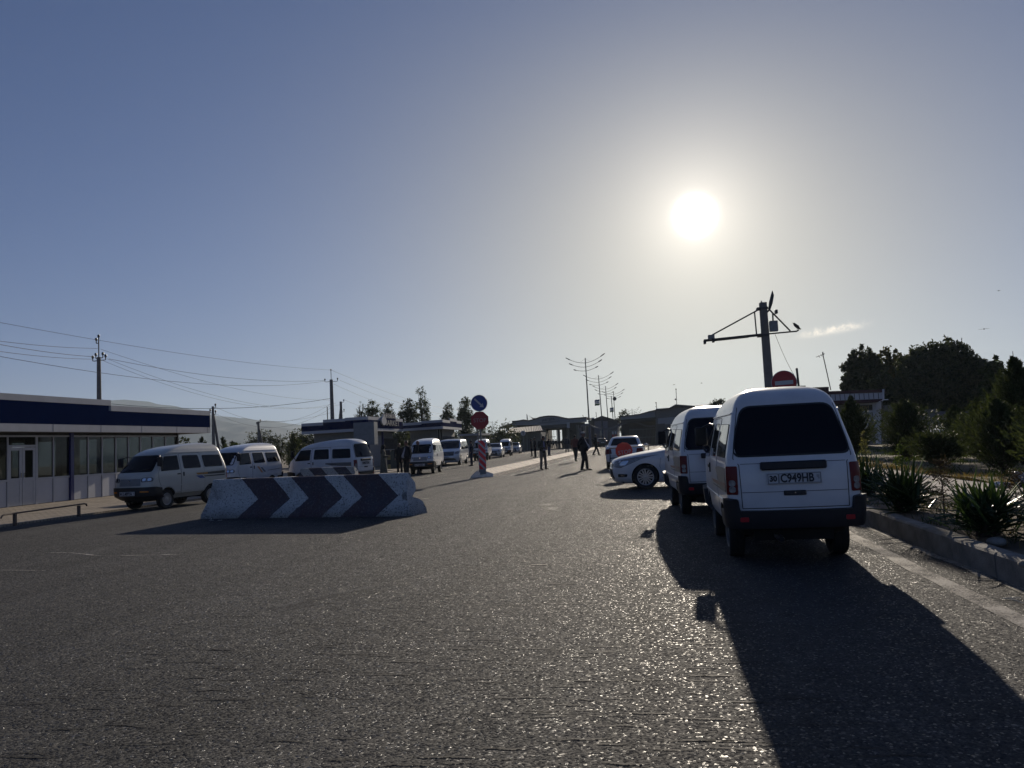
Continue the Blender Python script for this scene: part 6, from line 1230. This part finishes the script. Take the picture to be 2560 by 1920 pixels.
# stones, litter
for k, (px, py) in enumerate(((2464, 1362), (2553, 1420))):
    g = MB(); g.ball((0, 0, 0), (.09+.03*k, .10, .045), 12); o = g.build('stone', m_conc2, smooth=60); o.location = on(px, py, .2)+Vector((.12, .05, .02)); tag(o, ('round stone half sunk in the bed soil below the near yucca', 'dark stone at the right edge of the bed')[k], 'stone', 'stones in the bed')
m_bag = mat('bag_white', (.62, .60, .56), .6, var=.1, bump=.8, bs=18)
def blob(label, p, r, name, m, cat):
    from mathutils import noise
    g = MB(); g.ball((0, 0, r[2]*.8), r, 18); g.v = [tuple(Vector(v)*(1+.22*noise.noise(Vector(v)*9+Vector((p.x, 0, 0))))) for v in g.v]; g.v = [(v[0], v[1], max(v[2], 0)) for v in g.v]; o = g.build(name, m, smooth=50); o.location = p; return tag(o, label, cat)
blob('flattened white plastic bag on the path edge', on(2503, 1217, .215), (.20, .12, .05), 'plastic_bag', m_bag, 'bag'); blob('crumpled silvery bag standing at the right edge of the path', on(2552, 1215, .215), (.11, .10, .15), 'plastic_bag', mat('bag_silver', (.30, .31, .33), .35, var=.5, vs=30, bump=1, bs=25), 'bag')
m_straw = mat('pale_straw', (.75, .68, .52), .6); a = on(2507, 1500); 
for k, (p, q2) in enumerate(((on(2506, 1500), on(2553, 1498)), (on(2527, 1500), on(2562, 1512)))): g = MB(); g.tube([p+Vector((0, 0, .008)), p.lerp(q2, .5)+Vector((0, .005, .012)), q2+Vector((0, 0, .008))], .0035, 5); o = g.build('straw', m_straw); tag(o, ('straight pale straw lying on the asphalt at the right edge', 'second pale straw crossing under the straight one')[k], 'litter')
# ================================================================ FAR HILLS
def ridge(name, pts, Y, depth, seed, m):
    random.seed(seed); P = [at(*p, Y) for p in pts]; g = MB(); nx = 160; ny = 14; xs = np.array([p.x for p in P]); zs = np.array([max(p.z, 0) for p in P]); vs = []
    from mathutils import noise
    X = np.linspace(xs[0], xs[-1], nx+1)
    for j in range(ny+1):
        t = j/ny
        for i in range(nx+1):
            z = float(np.interp(X[i], xs, zs)); nn = noise.fractal(Vector((X[i]/90, j*.6, seed)), 1., 2.1, 4); zz = z*(1-t)**.9+(nn*.09*z if j else nn*.018*z)*(1 if t < .95 else 0); vs.append((X[i]+nn*10, Y-depth*t, max(zz, 0) if j < ny else -3))
    g.add(vs, [(j*(nx+1)+i, j*(nx+1)+i+1, (j+1)*(nx+1)+i+1, (j+1)*(nx+1)+i) for j in range(ny) for i in range(nx)]); o = g.build(name, m, smooth=60, fix=False); return tag(o, kind='structure')
m_hill = mat('hill_rock', (.035, .042, .055), .95, var=.25, vs=.01)
ridge('hills', [(-500, 1060), (0, 1040), (150, 1015), (240, 1006), (277, 1001), (314, 998.5), (371, 1005), (439, 1016), (479, 1025), (540, 1039), (618, 1047), (653, 1050), (705, 1056), (752, 1062), (830, 1072), (950, 1086), (1150, 1101), (1400, 1099)], 3600, 700, 2, m_hill)
ridge('hills', [(-500, 1100), (200, 1075), (430, 1052), (500, 1043), (538, 1047), (580, 1057), (616, 1062), (682, 1068), (752, 1074), (860, 1090), (1000, 1108)], 2700, 500, 5, m_hill)
g = MB(); g.box(-4500, 3500, -80, 3900, -1.5, 330); hz_ = g.build('haze', []); hm = bpy.data.materials.new('haze_air'); hm.use_nodes = True; n = hm.node_tree; n.nodes.remove(n.nodes['Principled BSDF']); pv = n.nodes.new('ShaderNodeVolumePrincipled'); pv.inputs['Density'].default_value = HAZE; pv.inputs['Color'].default_value = (.72, .86, 1, 1); pv.inputs['Anisotropy'].default_value = .35; n.links.new(pv.outputs[0], n.nodes['Material Output'].inputs['Volume']); hz_.data.materials.append(hm); tag(hz_, 'thin pale air haze over the whole place', 'haze', kind='stuff')
# ================================================================ PEOPLE
def remeshed(name, g, mats, vox, parent, smooth_it=3):
    me = bpy.data.meshes.new(name); me.from_pydata(g.v, [], g.f); bm = bmesh.new(); bm.from_mesh(me); bmesh.ops.recalc_face_normals(bm, faces=bm.faces); bm.to_mesh(me); bm.free()
    o = bpy.data.objects.new(name, me); COL.objects.link(o); md = o.modifiers.new('r', 'REMESH'); md.mode = 'VOXEL'; md.voxel_size = vox; md.use_smooth_shade = True
    s = o.modifiers.new('s', 'SMOOTH'); s.iterations = smooth_it; s.factor = .5
    ev = o.evaluated_get(bpy.context.evaluated_depsgraph_get()); m2 = bpy.data.meshes.new_from_object(ev); o.modifiers.clear(); o.data = m2
    m2.materials.clear()
    for m in (mats if isinstance(mats, list) else [mats]): m2.materials.append(m)
    o.parent = parent; return o
def ring_loft(g, rings, n=16):                      # rings: (cx, cy, z, rx, ry)
    vs = [(cx+rx*math.cos(2*PI*k/n), cy+ry*math.sin(2*PI*k/n), z) for cx, cy, z, rx, ry in rings for k in range(n)]
    m = len(rings); fs = [(i*n+k, i*n+(k+1) % n, (i+1)*n+(k+1) % n, (i+1)*n+k) for i in range(m-1) for k in range(n)]+[tuple(range(n))[::-1], tuple(range((m-1)*n, m*n))]; g.add(vs, fs)
m_skin = mat('skin', (.20, .11, .075), .6, var=.08); m_hair = mat('hair_dark', (.008, .007, .006), .6); m_shoe = mat('shoe_black', (.012, .011, .010), .4); m_capw = mat('cap_pale', (.42, .40, .36), .7)
def cloth(name, c): return mat(name, c, .85, var=.18, vs=7, bump=.3, bs=30)
def person(label, x, y, face, H, top, bot, arms='side', legs='stand', belly=0., cap=None, hair=True, inner=None, coat=None, tilt=0., phone=False, dress=None, scarf=None, z0=0., shoes=None, short=False):
    # face: direction the person looks in, radians from +x; local forward is +y
    e = empty('person', (x, y, z0), face-PI/2, label, 'person', 'people on the road'); s = H/1.75; e.scale = (s, s, s); far = math.hypot(x, y) > 55; vx = .026 if far else .016
    # joints
    LG = {'stand': [(.0, .0), (.0, .0)], 'apart': [(.06, 0), (.06, 0)], 'walk': [(0, .26), (0, -.30)], 'shift': [(.03, .10), (.03, -.06)]}[legs]; J = {}
    for sg, (ox, oy) in zip((-1, 1), LG): J['hip', sg] = Vector((sg*.09, 0, .90)); J['knee', sg] = Vector((sg*(.10+ox*.6), oy*.5+.02+(.05 if oy < 0 else 0), .50)); J['ank', sg] = Vector((sg*(.105+ox), oy, .09+(.05 if oy < -.1 else 0))); J['toe', sg] = J['ank', sg]+Vector((sg*.03, .17, -.055))
    for sg in (-1, 1):
        sh = Vector((sg*.19, 0, 1.43)); J['sh', sg] = sh
        if arms == 'side': el, wr = sh+Vector((sg*.07, -.03, -.29)), sh+Vector((sg*.07, .05, -.54))
        elif arms == 'front': el, wr = sh+Vector((sg*.07, -.02, -.28)), Vector((sg*.05, .24, 1.10))
        elif arms == 'back': el, wr = sh+Vector((sg*.09, -.10, -.27)), Vector((sg*.04, -.20, .98))
        elif arms == 'pocket': el, wr = sh+Vector((sg*.12, -.08, -.27)), Vector((sg*.19, .06, .95))
        elif arms == 'swing': el, wr = sh+Vector((sg*.06, -.10*sg, -.28)), sh+Vector((sg*.06, -.20*sg+.03, -.52))
        J['el', sg] = el; J['wr', sg] = wr; J['hd', sg] = wr+(wr-el).normalized()*.09
    hd = Vector((0, .02+tilt*.07, 1.63-tilt*.03))
    # body: one continuous surface
    g = MB(); ring_loft(g, [(0, 0, .84, .13, .10), (0, 0, .95, .155, .115), (0, belly*.03, 1.06, .14+.02*belly, .11+.05*belly), (0, .0, 1.25, .15, .105), (0, 0, 1.38, .165, .10), (0, 0, 1.46, .10, .07), (0, .0, 1.50, .055, .055), (0, .01, 1.58, .05, .052)])
    for sg in (-1, 1):
        g.tube([J['hip', sg], J['hip', sg].lerp(J['knee', sg], .5), J['knee', sg], J['knee', sg].lerp(J['ank', sg], .35), J['ank', sg]], [.085, .075, .052, .05, .036], 10); g.tube([J['ank', sg]+Vector((0, -.05, -.03)), J['ank', sg]+Vector((0, .04, -.03)), J['toe', sg]], [.035, .036, .026], 8)
        g.tube([J['sh', sg]+Vector((-sg*.08, 0, .0)), J['sh', sg], J['el', sg], J['el', sg].lerp(J['wr', sg], .3), J['wr', sg]], [.05, .05, .037, .036, .025], 8); a = (J['hd', sg]-J['wr', sg]).normalized(); g.tube([J['wr', sg], J['hd', sg]-a*.045, J['hd', sg]], [.026, .036, .032], 8)
    HM = Matrix.Translation(hd) @ Matrix.Rotation(-tilt*.6, 4, 'X'); g.T = HM
    g.ball((0, 0, .01), (.073, .09, .105), 16); g.ball((0, .03, -.05), (.056, .058, .065), 12); g.tube([(0, .085, .02), (0, .108, -.015), (0, .088, -.028)], [.008, .016, .010], 6)
    for sg in (-1, 1): g.ball((sg*.075, .0, -.005), (.012, .02, .032), 8)
    g.ball((0, .088, -.06), (.024, .012, .010), 8); g.ball((0, .083, .04), (.045, .014, .009), 8); g.T = None
    b = remeshed('body', g, m_skin, vx if far else .012, e, 2)
    # fingers join the body mesh
    if not far:
        f = MB()
        for sg in (-1, 1):
            a = (J['hd', sg]-J['wr', sg]).normalized(); sd = a.cross(Vector((0, 1, 0)) if abs(a.y) < .8 else Vector((0, 0, 1))).normalized(); fw = sd.cross(a).normalized()
            if arms in ('side', 'swing'): sd, fw = fw, sd
            for k, ln in enumerate((.062, .072, .068, .052)): o_ = J['hd', sg]-a*.012+sd*((k-1.5)*.018); f.tube([o_, o_+a*ln*.5, o_+a*ln*.8+fw*ln*.35], [.0095, .0085, .006], 6)
            o_ = J['wr', sg]+a*.03-sd*.03; f.tube([o_, o_-sd*.022+a*.03, o_-sd*.020+a*.055], [.011, .010, .007], 6)
        me = b.data; bm = bmesh.new(); bm.from_mesh(me); n0 = len(bm.verts); vv = [bm.verts.new(v) for v in f.v]
        for q in f.f:
            try: bm.faces.new([vv[i] for i in q])
            except ValueError: pass
        bm.to_mesh(me); bm.free(); me.shade_smooth(); e_ = MB()
        e_.T = HM
        for sg in (-1, 1): e_.ball((sg*.03, .083, .022), (.011, .006, .006), 8)
        e_.build('eyes', mat('eye_dark', (.02, .015, .012), .2), e)
    # trousers
    if not dress:
        g = MB(); ring_loft(g, [(0, 0, .80, .15, .11), (0, 0, .92, .175, .13), (0, belly*.02, 1.02, .165+.02*belly, .13+.04*belly)])
        for sg in (-1, 1): g.tube([J['hip', sg]+Vector((0, 0, .02)), J['hip', sg].lerp(J['knee', sg], .5), J['knee', sg], J['knee', sg].lerp(J['ank', sg], .5), J['ank', sg]+Vector((0, 0, .0))], [.105, .093, .075, .07, .066], 12)
        remeshed('trousers', g, bot, vx, e)
    else:
        g = MB(); ring_loft(g, [(0, 0, .08, .25, .24), (0, 0, .4, .22, .20), (0, 0, .8, .20, .16), (0, 0, 1.05, .17, .14), (0, 0, 1.3, .175, .13), (0, 0, 1.44, .14, .10), (0, 0, 1.5, .07, .07)], 20)
        for sg in (-1, 1): g.tube([J['sh', sg]+Vector((-sg*.07, 0, 0)), J['sh', sg], J['el', sg], J['wr', sg]], [.07, .072, .06, .055], 10)
        remeshed('dress', g, dress, vx, e)
    g = MB()
    for sg in (-1, 1): ank, toe = J['ank', sg], J['toe', sg]; g.tube([ank+Vector((0, -.075, -.045)), ank+Vector((0, 0, -.04)), toe+Vector((0, .0, -.005)), toe+Vector((0, .045, -.01))], [.034, .045, .035, .015], 8); g.tube([ank+Vector((0, -.01, -.03)), ank+Vector((0, -.01, .02))], .045, 8)
    sh_ = MB(); g.v = [(a, b_, max(c, 0)) for a, b_, c in g.v]; remeshed('shoes', g, shoes or m_shoe, vx, e, 1)
    # top
    if not dress:
        g = MB(); lo = .86 if coat else .93; q = coat or 0
        ring_loft(g, [(0, 0, lo, .185+.03*belly, .135+.05*belly), (0, belly*.05, 1.04, .175+.035*belly, .14+.09*belly), (0, belly*.02, 1.2, .178+.01*belly, .135+.04*belly), (0, 0, 1.36, .195, .125), (0, -.005, 1.44, .15, .10), (0, -.005, 1.50, .072, .072), (0, 0, 1.53, .068, .066)], 20)
        for sg in (-1, 1):
            wr = J['el', sg].lerp(J['wr', sg], .15) if short else J['wr', sg]; g.tube([J['sh', sg]+Vector((-sg*.09, 0, -.02)), J['sh', sg], J['sh', sg].lerp(J['el', sg], .5), J['el', sg], wr], [.075, .076, .068, .058, .054 if short else .046], 12)
        t_ = remeshed('jacket' if coat else 'shirt', g, top, vx, e)
        if inner: g = MB(); ring_loft(g, [(0, .025+belly*.055, .95, .10+.02*belly, .13+.07*belly), (0, .028+belly*.065, 1.05, .10+.02*belly, .135+.085*belly), (0, .03+belly*.03, 1.2, .085, .125+.04*belly), (0, .03, 1.36, .06, .11), (0, .02, 1.46, .045, .075)], 14); remeshed('shirt_front', g, inner, vx, e)
    # hair and caps
    if scarf:
        g = MB(); g.ball((hd.x, hd.y-.012, hd.z+.02), (.098, .112, .125), 14); ring_loft(g, [(0, -.01, 1.28, .19, .15), (0, -.02, 1.42, .15, .12), (0, -.02, 1.55, .10, .10), (0, -.02, 1.66, .09, .095)]); remeshed('headscarf', g, scarf, vx, e)
    elif hair:
        g = MB(); g.T = HM; n = 14; vs = []; 
        g.ball((0, -.012, .03), (.081, .094, .097), 16); g.T = None; keep = []
        o = g.build('hair', m_hair, e, smooth=60); bm = bmesh.new(); bm.from_mesh(o.data); inv = HM.inverted(); bmesh.ops.delete(bm, geom=[v for v in bm.verts if (inv @ v.co).z < -.01 and (inv @ v.co).y > -.02 or ((inv @ v.co).y > .062 and (inv @ v.co).z < .075)], context='VERTS'); bm.to_mesh(o.data); bm.free()
    if cap: g = MB(); g.T = HM; g.lathe([(.088, .045), (.092, .07), (.086, .105), (.05, .125), (.001, .13)], 18, 'z'); g.T = None; g.build('cap', cap, e, smooth=50)
    if phone: g = MB(); c = Vector((0, .30, 1.12)); g.box(-.035, .035, c.y-.01, c.y+.01, c.z-.06, c.z+.07, bev=.004); o = g.build('phone', m_blk); o.matrix_world = e.matrix_basis @ Matrix.Translation((0, 0, 0)); o.location = Vector((x, y, z0)); o.rotation_euler.z = face-PI/2; o.scale = (s, s, s); tag(o, 'dark phone held by the man in the open beige jacket', 'phone')
    return e
k_black = cloth('cloth_black', (.010, .010, .012)); k_navy = cloth('cloth_navy', (.014, .018, .035)); k_grey = cloth('cloth_grey', (.06, .06, .065)); k_olive = cloth('cloth_olive', (.05, .048, .035)); k_beige = cloth('cloth_beige', (.13, .115, .085)); k_pale = cloth('cloth_pale', (.30, .30, .33)); k_lilac = cloth('cloth_lilac', (.22, .20, .32)); k_brown = cloth('cloth_rust', (.12, .045, .035)); k_jean = cloth('cloth_denim', (.035, .05, .10)); k_floral = mat('cloth_floral', (.04, .045, .04), .85, var=0, col2=(.14, .14, .11), vs=26); k_tan = cloth('cloth_tan', (.16, .14, .11))
TC = math.atan2                                          # facing helpers: D(deg) measured from +x
def PP(px, py, **k): p = on(px, py); return p.x, p.y
def man(label, px, py, face, H, *a, **k): x, y = PP(px, py); return person(label, x, y, R(face), H, *a, **k)
man('heavy man in a black jacket over a pale shirt with a white skullcap', 1461, 1176, -20, 1.75, k_black, k_black, arms='back', legs='shift', belly=1.3, cap=m_capw, coat=1, inner=k_pale)
man('man in an open beige jacket and grey trousers looking down at his phone', 1359, 1174, -40, 1.70, k_olive, k_tan, arms='front', legs='apart', coat=1, inner=k_lilac, tilt=1, phone=True)
man('man in a rust coloured shirt walking away behind the heavy man', 1440, 1154, 75, 1.72, k_brown, k_black, arms='side', legs='walk', short=True)
man('man all in black stepping by the far end of the island', 1491, 1139, 20, 1.78, k_black, k_black, arms='back', legs='walk', coat=1)
man('broad man in dark jacket walking away toward the terminal', 1418, 1132, 100, 1.85, k_navy, k_grey, arms='side', legs='walk', coat=1)
man('man in black standing right of his companion beside the island', 1339, 1144, 200, 1.78, k_black, k_black, arms='side', legs='apart', short=True)
man('slimmer companion in black at the left of the pair', 1330, 1141, 190, 1.72, k_black, k_black, arms='side')
man('man in dark jacket and blue jeans behind the man with the phone', 1373, 1139, -30, 1.70, k_black, k_jean, arms='pocket', coat=1)
man('bald man in black with grey trousers in front of the first row minivan', 1046, 1186, 30, 1.76, k_black, k_grey, arms='front', legs='shift', coat=1, inner=k_pale, hair=False)
man('stout man in dark vest over a pale shirt at the end of the long barrier', 1019, 1196, -120, 1.74, k_black, k_black, arms='side', legs='shift', belly=1, coat=1, inner=k_pale)
man('young man in open dark shirt before the partly hidden minivan', 1180, 1165, 200, 1.72, k_navy, k_navy, arms='pocket', legs='apart', inner=k_pale)
man('woman in a long floral dress and dark headscarf beside the sign kiosk', 960, 1192, 20, 1.62, k_black, k_black, arms='front', dress=k_floral, scarf=k_black)
man('dark clad person half hidden behind the stout man', 1000, 1184, -60, 1.70, k_black, k_black, arms='side')
for k, (px, py, f, H, a, b, lb) in enumerate(((1384, 1122, 90, 1.7, k_grey, k_black, 'leftmost person of the queue before the lit terminal door'), (1391, 1122, 60, 1.68, k_black, k_grey, 'second person of the queue before the terminal door'), (1399, 1121, 120, 1.72, k_navy, k_black, 'third person of the queue, middle of the door crowd'), (1407, 1121, 80, 1.66, k_black, k_black, 'fourth person of the queue before the terminal'), (1466, 1119, 90, 1.72, k_navy, k_grey, 'person left of the lamp base by the gatehouse'), (1480, 1120, 100, 1.7, k_black, k_grey, 'person right of the lamp base by the gatehouse'), (1454, 1127, 70, 1.74, k_black, k_black, 'dark figure just left of the skullcap man, farther back'), (1471, 1128, 200, 1.7, k_navy, k_black, 'dark figure between the skullcap man and the lamp base'), (1376, 1124, 80, 1.7, k_black, k_black, 'lone dark figure left of the terminal queue'), (1414, 1118, 10, 1.7, k_grey, k_black, 'rightmost person of the terminal queue'))):
    man(lb, px, py, f, H, a, b, arms='side', legs='stand' if k % 2 else 'shift')
# yellow and black guard post and railing by the kiosk
p = on(986, 1176); e = empty('guard_booth', (p.x, p.y, 0), 0, 'yellow and black checkered booth leg with pale bar beside the kiosk', 'booth'); m_ye = mat('faded_yellow', (.22, .19, .07), .6)
g = MB()
for j in range(4): 
    for i_ in range(2): g.box(-.42+i_*.62, -.2+i_*.62, -.1, .1, j*.3+.1, j*.3+.398, (i_+j) % 2)
g.build('checkered_leg', [m_ye, m_blk], e); g = MB(); g.box(-.22, .2, -.08, .08, .1, 1.25); g.build('panel', mat('booth_green', (.05, .06, .05), .6), e); g = MB(); g.box(-.75, .75, -.12, .12, 1.32, 1.38); g.build('bar', m_galv, e)
